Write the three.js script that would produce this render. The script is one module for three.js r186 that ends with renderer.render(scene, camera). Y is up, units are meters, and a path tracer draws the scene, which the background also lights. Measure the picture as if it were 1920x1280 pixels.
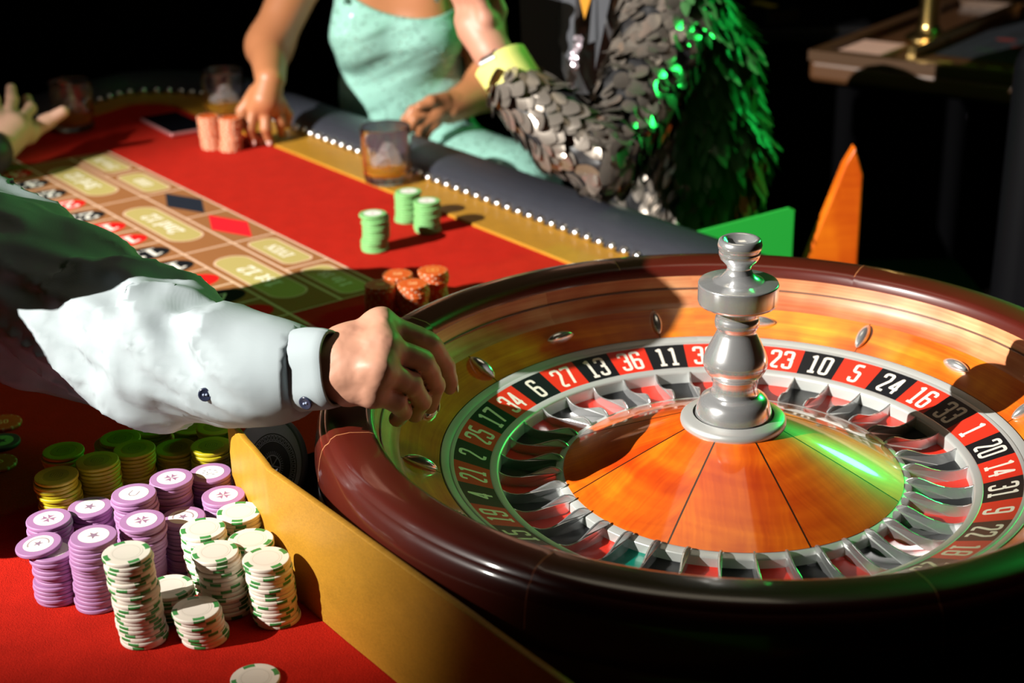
import * as THREE from 'three';
import { mergeGeometries } from 'three/addons/utils/BufferGeometryUtils.js';
import { RoundedBoxGeometry } from 'three/addons/geometries/RoundedBoxGeometry.js';
import { RectAreaLightUniformsLib } from 'three/addons/lights/RectAreaLightUniformsLib.js';

// ---------------------------------------------------------------- camera, light, exposure
// Heights are written above the table felt; everything is lifted by LIFT at the end so that the floor is y = 0.
const LIFT = 0.78;
const scene = new THREE.Scene();
const camera = new THREE.PerspectiveCamera(25.393, 1.5, 0.05, 40);
camera.position.set(-0.19547, 0.68264, 1.21983);
camera.rotation.set(-0.39071, 0, -0.02139, 'XYZ');
camera.focus = 1.34;
camera.userData.fStop = 5.2;
scene.add(camera);
const renderer = new THREE.WebGLRenderer();
renderer.toneMapping = THREE.LinearToneMapping;
renderer.toneMappingExposure = 1.0;
renderer.shadowMap.enabled = true;
RectAreaLightUniformsLib.init();
scene.background = new THREE.Color().setRGB(0, 0, 0);
const KEY = new THREE.Vector3(-3.20, 1.95, 1.20), KEY_DIR = new THREE.Vector3(0.7538, -0.4384, -0.4895).normalize(), KEY_CD = 132, KEY_ANGLE = 0.272;   // hard white stage spotlight
const GREEN_CD = 3.8, PANEL = 0.60;
const LAMP = new THREE.Vector3(1.30, 0.86, -1.62);            // green stage lamp on its stand
const CEIL_LAMP = new THREE.Vector3(-0.15, 2.3, -0.75);       // soft panel over the table

// ---------------------------------------------------------------- helpers
let seedState = 7;
const seed = (s) => { seedState = s | 0; };
const rnd = () => { seedState = (seedState + 0x6d2b79f5) | 0; let t = Math.imul(seedState ^ (seedState >>> 15), 1 | seedState); t = (t + Math.imul(t ^ (t >>> 7), 61 | t)) ^ t; return ((t ^ (t >>> 14)) >>> 0) / 4294967296; };
const rr = (a, b) => a + (b - a) * rnd();
const hash = (x, y, z) => { let h = Math.imul(x, 374761393) + Math.imul(y, 668265263) + Math.imul(z, 2147483647 ^ 1274126177); h = Math.imul(h ^ (h >>> 13), 1274126177); return ((h ^ (h >>> 16)) >>> 0) / 4294967296; };
function noise(x, y, z) {
  const xi = Math.floor(x), yi = Math.floor(y), zi = Math.floor(z); let u = x - xi, v = y - yi, w = z - zi;
  u = u * u * (3 - 2 * u); v = v * v * (3 - 2 * v); w = w * w * (3 - 2 * w);
  const L = (a, b, t) => a + (b - a) * t, H = (i, j, k) => hash(xi + i, yi + j, zi + k);
  return L(L(L(H(0, 0, 0), H(1, 0, 0), u), L(H(0, 1, 0), H(1, 1, 0), u), v), L(L(H(0, 0, 1), H(1, 0, 1), u), L(H(0, 1, 1), H(1, 1, 1), u), v), w) * 2 - 1;
}
const fbm = (x, y, z, o = 3) => { let s = 0, a = 0.5; for (let i = 0; i < o; i++) { s += a * noise(x, y, z); x = x * 2.03 + 7.1; y = y * 2.03 + 3.3; z = z * 2.03 + 1.7; a *= 0.5; } return s; };
const V = (x, y, z) => new THREE.Vector3(x, y, z);
const taken = new Map();
const numbered = (n) => { const k = taken.get(n) || 0; taken.set(n, k + 1); return k ? n + '_' + String(k).padStart(3, '0') : n; };
function thing(name, label, category, pos = [0, 0, 0], turn = 0, group) {
  const o = new THREE.Group(); o.name = numbered(name); o.position.set(...pos); o.rotation.y = turn; o.userData = { label, category };
  if (group) o.userData.group = group; scene.add(o); return o;
}
function part(name, geo, mat, parent, label) {
  const m = new THREE.Mesh(geo, mat); m.name = name; m.castShadow = m.receiveShadow = true; if (label) m.userData.label = label; parent.add(m); return m;
}
function structure(name, geo, mat) { const m = part(name, geo, mat, scene); m.userData.kind = 'structure'; return m; }
const lin = (r, g, b) => new THREE.Color().setRGB(r, g, b);
const mat = (r, g, b, rough = 0.6, extra = {}) => new THREE.MeshPhysicalMaterial({ color: lin(r, g, b), roughness: rough, ...extra });
const box = (w, h, d, x = 0, y = 0, z = 0) => new THREE.BoxGeometry(w, h, d).translate(x, y, z);
const lathe = (pts, seg = 96, a0 = 0, al = Math.PI * 2) => new THREE.LatheGeometry(pts.map((p) => new THREE.Vector2(p[0], p[1])), seg, a0, al);
// a mesh from a grid of points: P(i, j) -> [x, y, z], uv from U(i, j)
function gridGeo(n, m, P, U = (i, j) => [i / n, j / m]) {
  const pos = [], uv = [], idx = [];
  for (let i = 0; i <= n; i++) for (let j = 0; j <= m; j++) { pos.push(...P(i, j)); uv.push(...U(i, j)); }
  for (let i = 0; i < n; i++) for (let j = 0; j < m; j++) { const a = i * (m + 1) + j, b = a + m + 1; idx.push(a, b, a + 1, b, b + 1, a + 1); }
  const g = new THREE.BufferGeometry(); g.setAttribute('position', new THREE.Float32BufferAttribute(pos, 3)); g.setAttribute('uv', new THREE.Float32BufferAttribute(uv, 2)); g.setIndex(idx); g.computeVertexNormals(); return g;
}
function canvas(w, h) { const c = document.createElement('canvas'); c.width = w; c.height = h; return [c, c.getContext('2d')]; }
function canvasTex(c) { const t = new THREE.CanvasTexture(c); t.colorSpace = THREE.SRGBColorSpace; t.anisotropy = 8; return t; }
function dataTex(n, f, srgb = false, m = n) {
  const d = new Uint8Array(n * m * 4);
  for (let j = 0; j < m; j++) for (let i = 0; i < n; i++) { const c = f(i / n, j / m, i, j); for (let k = 0; k < 3; k++) d[(j * n + i) * 4 + k] = Math.max(0, Math.min(255, Math.round(c[k] * 255))); d[(j * n + i) * 4 + 3] = 255; }
  const t = new THREE.DataTexture(d, n, m); t.wrapS = t.wrapT = THREE.RepeatWrapping; t.magFilter = THREE.LinearFilter; t.minFilter = THREE.LinearMipmapLinearFilter; t.generateMipmaps = true; if (srgb) t.colorSpace = THREE.SRGBColorSpace; t.needsUpdate = true; return t;
}
// signed distance bodies: bones [ax, ay, az, ra, bx, by, bz, rb]
const chain = (...j) => { const o = []; for (let i = 0; i + 1 < j.length; i++) o.push([...j[i], ...j[i + 1]]); return o; };
function bonesSdf(bones, k = 0.02) {
  return (x, y, z) => {
    let d = 1e9;
    for (const b of bones) {
      const dx = b[4] - b[0], dy = b[5] - b[1], dz = b[6] - b[2], l = dx * dx + dy * dy + dz * dz || 1e-9;
      const t = Math.max(0, Math.min(1, ((x - b[0]) * dx + (y - b[1]) * dy + (z - b[2]) * dz) / l));
      const e = Math.hypot(x - b[0] - dx * t, y - b[1] - dy * t, z - b[2] - dz * t) - b[3] - (b[7] - b[3]) * t;
      const h = Math.max(0, k - Math.abs(d - e)) / k; d = Math.min(d, e) - h * h * k * 0.25;
    }
    return d;
  };
}
function boneBounds(bones, pad = 0.03) {
  const lo = [1e9, 1e9, 1e9], hi = [-1e9, -1e9, -1e9];
  for (const b of bones) for (const o of [0, 4]) for (let k = 0; k < 3; k++) { lo[k] = Math.min(lo[k], b[o + k] - b[o + 3] - pad); hi[k] = Math.max(hi[k], b[o + k] + b[o + 3] + pad); }
  return [lo, hi];
}
function surface(f, [lo, hi], h) {   // surface nets
  const n = [0, 1, 2].map((k) => Math.ceil((hi[k] - lo[k]) / h) + 1), [nx, ny, nz] = n, val = new Float32Array(nx * ny * nz), I = (i, j, k) => (k * ny + j) * nx + i;
  for (let k = 0; k < nz; k++) for (let j = 0; j < ny; j++) for (let i = 0; i < nx; i++) val[I(i, j, k)] = f(lo[0] + i * h, lo[1] + j * h, lo[2] + k * h);
  const vid = new Int32Array(nx * ny * nz).fill(-1), pos = [], idx = [];
  for (let k = 0; k < nz - 1; k++) for (let j = 0; j < ny - 1; j++) for (let i = 0; i < nx - 1; i++) {
    let sx = 0, sy = 0, sz = 0, c = 0, neg = 0; const v = [];
    for (let q = 0; q < 8; q++) { v[q] = val[I(i + (q & 1), j + ((q >> 1) & 1), k + (q >> 2))]; if (v[q] < 0) neg++; }
    if (!neg || neg === 8) continue;
    for (let q = 0; q < 8; q++) for (const b of [1, 2, 4]) if (!(q & b)) { const r = q | b; if ((v[q] < 0) !== (v[r] < 0)) { const t = v[q] / (v[q] - v[r]); sx += (q & 1) + (b === 1 ? t : 0); sy += ((q >> 1) & 1) + (b === 2 ? t : 0); sz += (q >> 2) + (b === 4 ? t : 0); c++; } }
    vid[I(i, j, k)] = pos.length / 3; pos.push(lo[0] + (i + sx / c) * h, lo[1] + (j + sy / c) * h, lo[2] + (k + sz / c) * h);
  }
  const quad = (a, b, c, d, flip) => { if (a < 0 || b < 0 || c < 0 || d < 0) return; if (flip) idx.push(a, c, b, a, d, c); else idx.push(a, b, c, a, c, d); };
  for (let k = 1; k < nz - 1; k++) for (let j = 1; j < ny - 1; j++) for (let i = 1; i < nx - 1; i++) {
    const s = val[I(i, j, k)] < 0;
    if (s !== (val[I(i + 1, j, k)] < 0)) quad(vid[I(i, j - 1, k - 1)], vid[I(i, j, k - 1)], vid[I(i, j, k)], vid[I(i, j - 1, k)], !s);
    if (s !== (val[I(i, j + 1, k)] < 0)) quad(vid[I(i - 1, j, k - 1)], vid[I(i - 1, j, k)], vid[I(i, j, k)], vid[I(i, j, k - 1)], !s);
    if (s !== (val[I(i, j, k + 1)] < 0)) quad(vid[I(i - 1, j - 1, k)], vid[I(i, j - 1, k)], vid[I(i, j, k)], vid[I(i - 1, j, k)], !s);
  }
  const nor = new Float32Array(pos.length), e = h * 0.5, uv = new Float32Array(pos.length / 3 * 2);
  for (let p = 0; p < pos.length; p += 3) { const [x, y, z] = [pos[p], pos[p + 1], pos[p + 2]]; const g = V(f(x + e, y, z) - f(x - e, y, z), f(x, y + e, z) - f(x, y - e, z), f(x, y, z + e) - f(x, y, z - e)).normalize(); nor[p] = g.x; nor[p + 1] = g.y; nor[p + 2] = g.z; uv[p / 3 * 2] = x + 0.6 * z; uv[p / 3 * 2 + 1] = y + 0.4 * z; }
  const g = new THREE.BufferGeometry(); g.setAttribute('position', new THREE.Float32BufferAttribute(pos, 3)); g.setAttribute('normal', new THREE.Float32BufferAttribute(nor, 3)); g.setAttribute('uv', new THREE.Float32BufferAttribute(uv, 2)); g.setIndex(idx); return g;
}
const bodyMesh = (bones, k, h, disp) => { const s = bonesSdf(bones, k); return surface(disp ? (x, y, z) => s(x, y, z) + disp(x, y, z) : s, boneBounds(bones), h); };
// table directions: u runs along the table, v across it towards the players
const AU = [0.6, 0.8], BV = [0.8, -0.6];
const tp = (u, v, y = 0) => [AU[0] * u + BV[0] * v, y, AU[1] * u + BV[1] * v];

// ---------------------------------------------------------------- textures
const grain = dataTex(256, (x, y, i, j) => { const c = 0.88 + 0.12 * hash(i, j, 3) + 0.05 * fbm(x * 10, y * 10, 2); return [c, c, c]; }, true); grain.repeat.set(6, 6);
const felt_bump = dataTex(256, (x, y, i, j) => { const c = hash(i, j, 9) * 0.6 + 0.4 * hash(i >> 1, j >> 1, 4); return [c, c, c]; }); felt_bump.repeat.set(9, 9);
const weave = dataTex(128, (x, y, i, j) => { const c = 0.5 + 0.25 * Math.sin(i * Math.PI / 2) + 0.25 * Math.sin(j * Math.PI / 2); return [c, c, c]; }); weave.repeat.set(34, 34);
const flame = (r, g, b, s, amp = 1) => dataTex(512, (x, y) => {      // figured veneer: grain along x, flame figure across it
  const P = 6.283185, cx = Math.cos(x * P), sx = Math.sin(x * P), cy = Math.cos(y * P), sy = Math.sin(y * P);
  const fig = fbm(cx * 2.6 + s, sx * 2.6 + cy * 0.55, sy * 0.55 + s, 4) * 1.1, streak = fbm(cx * 0.5 + s + 3, sx * 0.5 + cy * 3.5, sy * 3.5, 3) * 0.7, fine = noise(x * 14 + y * 37, y * 170 + 3 * fig, s) * 0.045;
  const t = 0.84 + amp * (0.30 * fig + 0.24 * streak + fine); return [r * (0.4 + 0.6 * t), g * Math.pow(Math.max(t, 0.05), 1.5), b * Math.pow(Math.max(t, 0.05), 1.9)];
}, true);
const flameOrange = flame(0.98, 0.60, 0.14, 1), flameRed = flame(0.95, 0.46, 0.07, 5), flameBrown = flame(0.37, 0.13, 0.085, 8, 0.3), flamePale = flame(0.93, 0.74, 0.54, 11);
const scratch = dataTex(256, (x, y, i, j) => { const c = 0.75 + 0.25 * fbm(x * 8, y * 60, 2, 3) + 0.12 * hash(i, j, 1); return [c, c, c]; }); scratch.repeat.set(2, 2);

// ---------------------------------------------------------------- materials
const M = {
  felt: mat(0.52, 0.016, 0.007, 0.95, { map: grain, bumpMap: felt_bump, bumpScale: 0.0005, sheen: 1.0, sheenRoughness: 0.35, sheenColor: lin(1.0, 0.20, 0.14), specularIntensity: 0.15 }),
  gold: mat(0.50, 0.245, 0.024, 0.42, { map: grain, specularIntensity: 0.6 }),
  leather: mat(0.030, 0.033, 0.045, 0.42, { bumpMap: felt_bump, bumpScale: 0.0004 }),
  black: mat(0.0025, 0.0025, 0.003, 0.8, { specularIntensity: 0.03 }), blackGloss: mat(0.008, 0.008, 0.009, 0.25),
  chrome: mat(0.86, 0.87, 0.88, 0.19, { metalness: 0.82 }), stud: mat(0.85, 0.86, 0.88, 0.22, { metalness: 1 }), satin: mat(0.66, 0.67, 0.65, 0.36, { metalness: 0.6 }),
  trackBead: mat(0.16, 0.085, 0.06, 0.35, { clearcoat: 0.5 }), fret: mat(0.70, 0.71, 0.72, 0.26, { metalness: 0.8 }),
  rimWood: mat(1, 1, 1, 0.35, { map: flameBrown, clearcoat: 1, clearcoatRoughness: 0.10 }),
  trackWood: mat(1, 1, 1, 0.4, { map: flamePale, clearcoat: 0.6, clearcoatRoughness: 0.15 }),
  apron: mat(1, 1, 1, 0.35, { map: flameOrange, clearcoat: 1, clearcoatRoughness: 0.08 }),
  cone: mat(1, 1, 1, 0.35, { map: flameRed, clearcoat: 1, clearcoatRoughness: 0.06 }),
  inlay: mat(0.035, 0.012, 0.005, 0.4, { clearcoat: 1, clearcoatRoughness: 0.1 }),
  ringMetal: mat(0.60, 0.62, 0.60, 0.45, { metalness: 0.35, roughnessMap: scratch }),
  red: mat(0.72, 0.035, 0.018, 0.3, { clearcoat: 0.5, clearcoatRoughness: 0.2 }), ink: mat(0.010, 0.011, 0.013, 0.3, { clearcoat: 0.5, clearcoatRoughness: 0.2 }), zero: mat(0.0, 0.22, 0.15, 0.3, { clearcoat: 0.5 }),
  skin: mat(0.50, 0.25, 0.165, 0.5, { sheen: 0.2 }), skinTan: mat(0.42, 0.165, 0.07, 0.45), skinMan: mat(0.50, 0.24, 0.16, 0.5), skinPale: mat(0.66, 0.38, 0.27, 0.5),
  shirt: mat(0.30, 0.35, 0.37, 0.85, { bumpMap: weave, bumpScale: 0.00006 }), button: mat(0.02, 0.025, 0.05, 0.25), thread: mat(0.3, 0.36, 0.5, 0.6),
  dress: mat(0.26, 0.52, 0.44, 0.7, { bumpMap: felt_bump, bumpScale: 0.001 }), sequin: mat(0.40, 0.70, 0.61, 0.16, { metalness: 0.5 }),
  jacket: mat(0.02, 0.02, 0.022, 0.5), scale: mat(0.33, 0.29, 0.25, 0.26, { metalness: 0.65 }), satinLapel: mat(0.10, 0.105, 0.12, 0.4), feather: mat(0.05, 0.17, 0.05, 0.45, { side: THREE.DoubleSide }),
  yellowCuff: mat(0.78, 0.76, 0.22, 0.75), orangeSilk: mat(0.72, 0.32, 0.03, 0.5), hair: mat(0.012, 0.008, 0.006, 0.5), navy: mat(0.012, 0.014, 0.022, 0.8),
  glass: mat(1, 1, 1, 0.02, { transmission: 1, thickness: 0.004, ior: 1.5 }), ice: mat(0.95, 0.96, 0.97, 0.25, { transmission: 0.7, thickness: 0, ior: 1.31 }),
  whiskey: mat(0.95, 0.52, 0.05, 0.08, { transmission: 0.6, thickness: 0, ior: 1.36 }),
  wall: mat(0.010, 0.009, 0.009, 0.95, { specularIntensity: 0.05 }), ceiling: mat(0.016, 0.015, 0.014, 0.95, { specularIntensity: 0.05 }), carpet: mat(0.005, 0.004, 0.004, 0.95, { specularIntensity: 0.05 }),
  eye: mat(0.6, 0.58, 0.55, 0.2), lipBrown: mat(0.30, 0.10, 0.07, 0.5), lipRed: mat(0.35, 0.03, 0.04, 0.4), nail: mat(0.72, 0.52, 0.46, 0.25), charcoal: mat(0.022, 0.023, 0.028, 0.8), sequinRose: mat(0.7, 0.6, 0.68, 0.2, { metalness: 0.7 }), plaque: mat(0.10, 0.10, 0.12, 0.6), leatherDark: mat(0.003, 0.003, 0.004, 0.45, { specularIntensity: 0.3 }), stitch: mat(0.03, 0.05, 0.045, 0.6), rimWarm: mat(0.07, 0.032, 0.012, 0.4), peach: mat(0.75, 0.45, 0.36, 0.5), olive: mat(0.30, 0.25, 0.03, 0.5), yellowLabel: mat(0.6, 0.48, 0.05, 0.5),
  brass: mat(0.75, 0.50, 0.18, 0.25, { metalness: 1 }), woodDark: mat(0.10, 0.042, 0.016, 0.4, { clearcoat: 0.4 }), chairWood: mat(1, 1, 1, 0.4, { map: flameRed, clearcoat: 0.5 }),
  greenBoard: mat(0.015, 0.33, 0.035, 0.4), screenBlack: mat(0.004, 0.004, 0.006, 0.08), pinkFrame: mat(0.8, 0.36, 0.36, 0.3, { metalness: 0.6 }),
};

// ---------------------------------------------------------------- the room
structure('floor', box(8.4, 0.1, 9.2, -0.1, -LIFT - 0.05, -1.5), M.carpet);
structure('ceiling', box(8.4, 0.1, 9.2, -0.1, 2.47, -1.5), M.ceiling);
structure('wall_back', box(8.4, 3.3, 0.12, -0.1, 0.85, -6.0), M.wall);
structure('wall_front', box(8.4, 3.3, 0.12, -0.1, 0.85, 3.0), M.wall);
structure('wall_right', box(0.12, 3.3, 9.2, 3.9, 0.85, -1.5), M.wall);
structure('wall_left', box(0.12, 3.3, 9.2, -4.2, 0.85, -1.5), M.wall);
{ // the key spotlight
  const l = thing('spotlight', 'black stage spotlight with a bright white lens on a tall stand', 'lamp', [KEY.x, -LIFT, KEY.z]);
  const H = KEY.y + LIFT, head = new THREE.Group(); head.name = 'lamp_head'; head.position.set(0, H, 0); head.quaternion.setFromUnitVectors(V(0, 1, 0), KEY_DIR); l.add(head);
  part('housing', lathe([[0.001, -0.34], [0.09, -0.34], [0.11, -0.28], [0.11, -0.04], [0.085, 0.0], [0.085, 0.05], [0.078, 0.05], [0.076, -0.015], [0.001, -0.015]], 40), M.black, head);
  part('lens', new THREE.CylinderGeometry(0.03, 0.03, 0.004, 32).translate(0, 0, 0), new THREE.MeshStandardMaterial({ color: 0x101010, emissive: lin(1, 0.96, 0.88), emissiveIntensity: 30 }), head);
  part('pole', new THREE.CylinderGeometry(0.016, 0.016, H - 0.35, 14).translate(0, (H - 0.35) / 2 + 0.2, 0), M.black, l);
  for (let k = 0; k < 3; k++) { const a = k * 2.094 + 0.5; part('leg', new THREE.TubeGeometry(new THREE.LineCurve3(V(0, 0.36, 0), V(Math.cos(a) * 0.38, 0.012, Math.sin(a) * 0.38)), 2, 0.012, 8), M.black, l); }
  const s = new THREE.SpotLight(new THREE.Color().setRGB(1, 0.955, 0.88), KEY_CD, 0, KEY_ANGLE, 0.33, 2); s.name = 'key_spot'; s.castShadow = true; s.shadow.radius = 0.55; s.shadow.mapSize.set(4096, 4096); s.shadow.camera.near = 0.1; s.shadow.camera.far = 9;
  s.position.set(KEY_DIR.x * 0.02, H + KEY_DIR.y * 0.02, KEY_DIR.z * 0.02); s.target.position.set(KEY_DIR.x * 2, H + KEY_DIR.y * 2, KEY_DIR.z * 2); l.add(s, s.target);
}
{ // ceiling panel light over the table
  const l = thing('ceiling_lamp', 'square frosted panel lamp hanging over the gaming table', 'lamp', [CEIL_LAMP.x, CEIL_LAMP.y, CEIL_LAMP.z]);
  part('housing', box(1.1, 0.06, 1.1, 0, 0.05, 0), M.black, l);
  part('diffuser', box(1.0, 0.01, 1.0, 0, 0.012, 0), new THREE.MeshStandardMaterial({ color: 0x222222, emissive: lin(1, 0.86, 0.62), emissiveIntensity: 0.5 }), l);
  for (const s of [-1, 1]) part('cable', new THREE.CylinderGeometry(0.006, 0.006, 0.1, 8).translate(0.4 * s, 0.125, 0), M.black, l);
  const a = new THREE.RectAreaLight(new THREE.Color().setRGB(1, 0.88, 0.66), PANEL, 1.0, 1.0); a.name = 'panel_light'; a.position.set(0, 0.002, 0); a.lookAt(0, -5, 0); a.rotation.set(-Math.PI / 2, 0, 0); l.add(a);
}
{ // green stage lamp
  const l = thing('stage_lamp', 'black stage lamp with a glowing green lens on a tripod stand', 'lamp', [LAMP.x, -LIFT, LAMP.z]);
  const aim = V(-0.1, 0.05, -0.25).sub(LAMP).normalize(), H = LAMP.y + LIFT, head = new THREE.Group(); head.name = 'lamp_head'; head.position.set(0, H, 0); head.quaternion.setFromUnitVectors(V(0, 1, 0), aim); l.add(head);
  part('housing', lathe([[0.001, -0.22], [0.07, -0.22], [0.10, -0.16], [0.105, 0.03], [0.098, 0.03], [0.096, -0.02], [0.001, -0.02]], 40), M.black, head);
  part('lens', new THREE.CylinderGeometry(0.095, 0.095, 0.008, 40).translate(0, 0.0, 0), new THREE.MeshStandardMaterial({ color: 0x041004, emissive: lin(0.02, 1, 0.12), emissiveIntensity: 14 }), head);
  part('pole', new THREE.CylinderGeometry(0.014, 0.014, H - 0.35, 14).translate(0, (H - 0.35) / 2 + 0.22, 0), M.black, l);
  for (let k = 0; k < 3; k++) { const a = k * 2.094; part('leg', new THREE.TubeGeometry(new THREE.LineCurve3(V(0, 0.32, 0), V(Math.cos(a) * 0.32, 0.012, Math.sin(a) * 0.32)), 2, 0.011, 8), M.black, l); }
  const s = new THREE.SpotLight(new THREE.Color().setRGB(0.02, 1, 0.13), GREEN_CD, 0, 0.85, 0.5, 2); s.name = 'green_spot'; s.castShadow = true; s.shadow.radius = 4.5; s.position.set(aim.x * 0.03, H + aim.y * 0.03, aim.z * 0.03); s.target.position.set(aim.x * 2, H + aim.y * 2, aim.z * 2); l.add(s, s.target);
}

// ---------------------------------------------------------------- the gaming table
const table = thing('roulette_table', 'long gaming table with red felt, gold border and padded black armrest', 'table');
const outline = (off) => { // felt edge offset outwards, as [u, v]
  const pts = [[0.62, 0.33 + off]], c = [-1.82, 0.24], r = 0.09 + off;
  for (let k = 0; k <= 14; k++) { const a = Math.PI / 2 + (Math.PI / 2 - 0.32) * k / 14; pts.push([c[0] + r * Math.cos(a), c[1] + r * Math.sin(a)]); }
  pts.push([-1.735 - off * 1.02, -0.12], [-1.73 - off, -0.5 - off]);
  return pts;
};
{
  const shape = new THREE.Shape(); const o = outline(0);
  o.concat([[-0.98, -0.5], [-0.78, -0.75], [0.62, -0.75]]).forEach(([u, v], i) => i ? shape.lineTo(u, v) : shape.moveTo(u, v));
  const toWorld = (g) => { const p = g.attributes.position; for (let i = 0; i < p.count; i++) p.setXYZ(i, ...tp(p.getX(i), p.getY(i), p.getZ(i))); g.computeVertexNormals(); return g; };
  part('felt_top', toWorld(new THREE.ExtrudeGeometry(shape, { depth: 0.02, bevelEnabled: false }).translate(0, 0, -0.02)), M.felt, table, 'red felt top');
  const band = (o0, o1, y0, y1, name, m) => { const s = new THREE.Shape(); outline(o1).forEach(([u, v], i) => i ? s.lineTo(u, v) : s.moveTo(u, v)); outline(o0).reverse().forEach(([u, v]) => s.lineTo(u, v)); return part(name, toWorld(new THREE.ExtrudeGeometry(s, { depth: y1 - y0 - 0.002, bevelEnabled: true, bevelThickness: 0.001, bevelSize: 0.0008, bevelSegments: 1 }).translate(0, 0, y0 + 0.001)), m, table); };
  band(0.0, 0.075, -0.02, 0.004, 'gold_border', M.gold);
  // padded armrest: a rounded profile swept along the outline
  const prof = [[0.077, -0.03], [0.077, 0.012], [0.082, 0.024], [0.095, 0.033], [0.115, 0.037], [0.14, 0.036], [0.165, 0.030], [0.18, 0.018], [0.186, -0.002], [0.18, -0.03], [0.165, -0.05], [0.09, -0.05]];
  const rows = prof.map(([o]) => outline(o)), n = rows[0].length;
  part('padded_armrest', gridGeo(n - 1, prof.length - 1, (i, j) => tp(rows[j][i][0], rows[j][i][1], prof[j][1])), M.leather, table);
  // studs along the inner seam
  const path = outline(0.0765), stud = new THREE.SphereGeometry(0.0072, 14, 10).scale(1, 0.85, 1); let left = 0.02;
  for (let i = 0; i + 1 < path.length; i++) {
    const [a, b] = [path[i], path[i + 1]], L = Math.hypot(b[0] - a[0], b[1] - a[1]); let t = left;
    for (; t < L; t += 0.0262) { const m = part('stud', stud, M.stud, table); m.position.set(...tp(a[0] + (b[0] - a[0]) * t / L, a[1] + (b[1] - a[1]) * t / L, 0.010)); m.scale.set(1.18, 1.1, 1.18); }
    left = t - L;
  }
  // apron and legs
  const ap = new THREE.Shape(); outline(0.03).concat([[-0.98, -0.46], [-0.76, -0.7], [0.6, -0.7]]).forEach(([u, v], i) => i ? ap.lineTo(u, v) : ap.moveTo(u, v));
  part('apron', toWorld(new THREE.ExtrudeGeometry(ap, { depth: 0.12, bevelEnabled: false }).translate(0, 0, -0.145)), M.woodDark, table);
  for (const [u, v] of [[-1.55, 0.15], [-1.55, -0.3], [0.35, 0.15], [0.35, -0.5]]) part('leg', lathe([[0.001, -LIFT], [0.06, -LIFT], [0.05, -0.7], [0.035, -0.6], [0.05, -0.25], [0.06, -0.145], [0.001, -0.145]], 24).translate(...tp(u, v)), M.woodDark, table);
  // black recess lining under the wheel
  const rec = new THREE.Shape(); [[-0.36, -0.372], [0.60, -0.372], [0.60, 0.32], [-0.2, 0.32], [-0.36, 0.1]].forEach(([u, v], i) => i ? rec.lineTo(u, v) : rec.moveTo(u, v));
  part('wheel_mat', toWorld(new THREE.ExtrudeGeometry(rec, { depth: 0.002, bevelEnabled: false })), M.black, table, 'black mat under the wheel');
  // gold guard board between the dealer chips and the wheel
  const T = 0.006, Hb = 0.110, plan = [[-0.4500, -0.001], [-0.4010, 0.0965], [-0.173, 0.3985], [-0.03, 0.588]];
  const off = plan.map(([x, z], i) => { const a = plan[Math.max(0, i - 1)], b = plan[Math.min(3, i + 1)], d = Math.hypot(b[0] - a[0], b[1] - a[1]); return [x + (b[1] - a[1]) / d * T, z - (b[0] - a[0]) / d * T]; });
  const prof2 = [[0, 0.0005], [0, Hb - 0.0015], [0.15, Hb], [0.85, Hb], [1, Hb - 0.0015], [1, 0.0005]];
  const sub = 30, at = (arr, t) => { const k = Math.min(2, Math.floor(t * 3)), f = t * 3 - k; return [arr[k][0] + (arr[k + 1][0] - arr[k][0]) * f, arr[k][1] + (arr[k + 1][1] - arr[k][1]) * f]; };
  const g = gridGeo(sub, 5, (i, j) => { const a = at(plan, i / sub), b = at(off, i / sub), [w, y] = prof2[j]; const wob = 0.0006 * noise(i * 0.7, y * 40, 2); return [a[0] + (b[0] - a[0]) * w + wob, y, a[1] + (b[1] - a[1]) * w]; }, (i, j) => [i * 0.02, prof2[j][1]]);
  const cap = gridGeo(1, 1, (i, j) => { const a = i ? off[0] : plan[0]; return [a[0], j ? Hb - 0.0008 : 0.0005, a[1]]; });
  part('guard_board', mergeGeometries([g.toNonIndexed(), cap.toNonIndexed()]), M.gold, table, 'gold guard board around the wheel recess');
}
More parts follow.
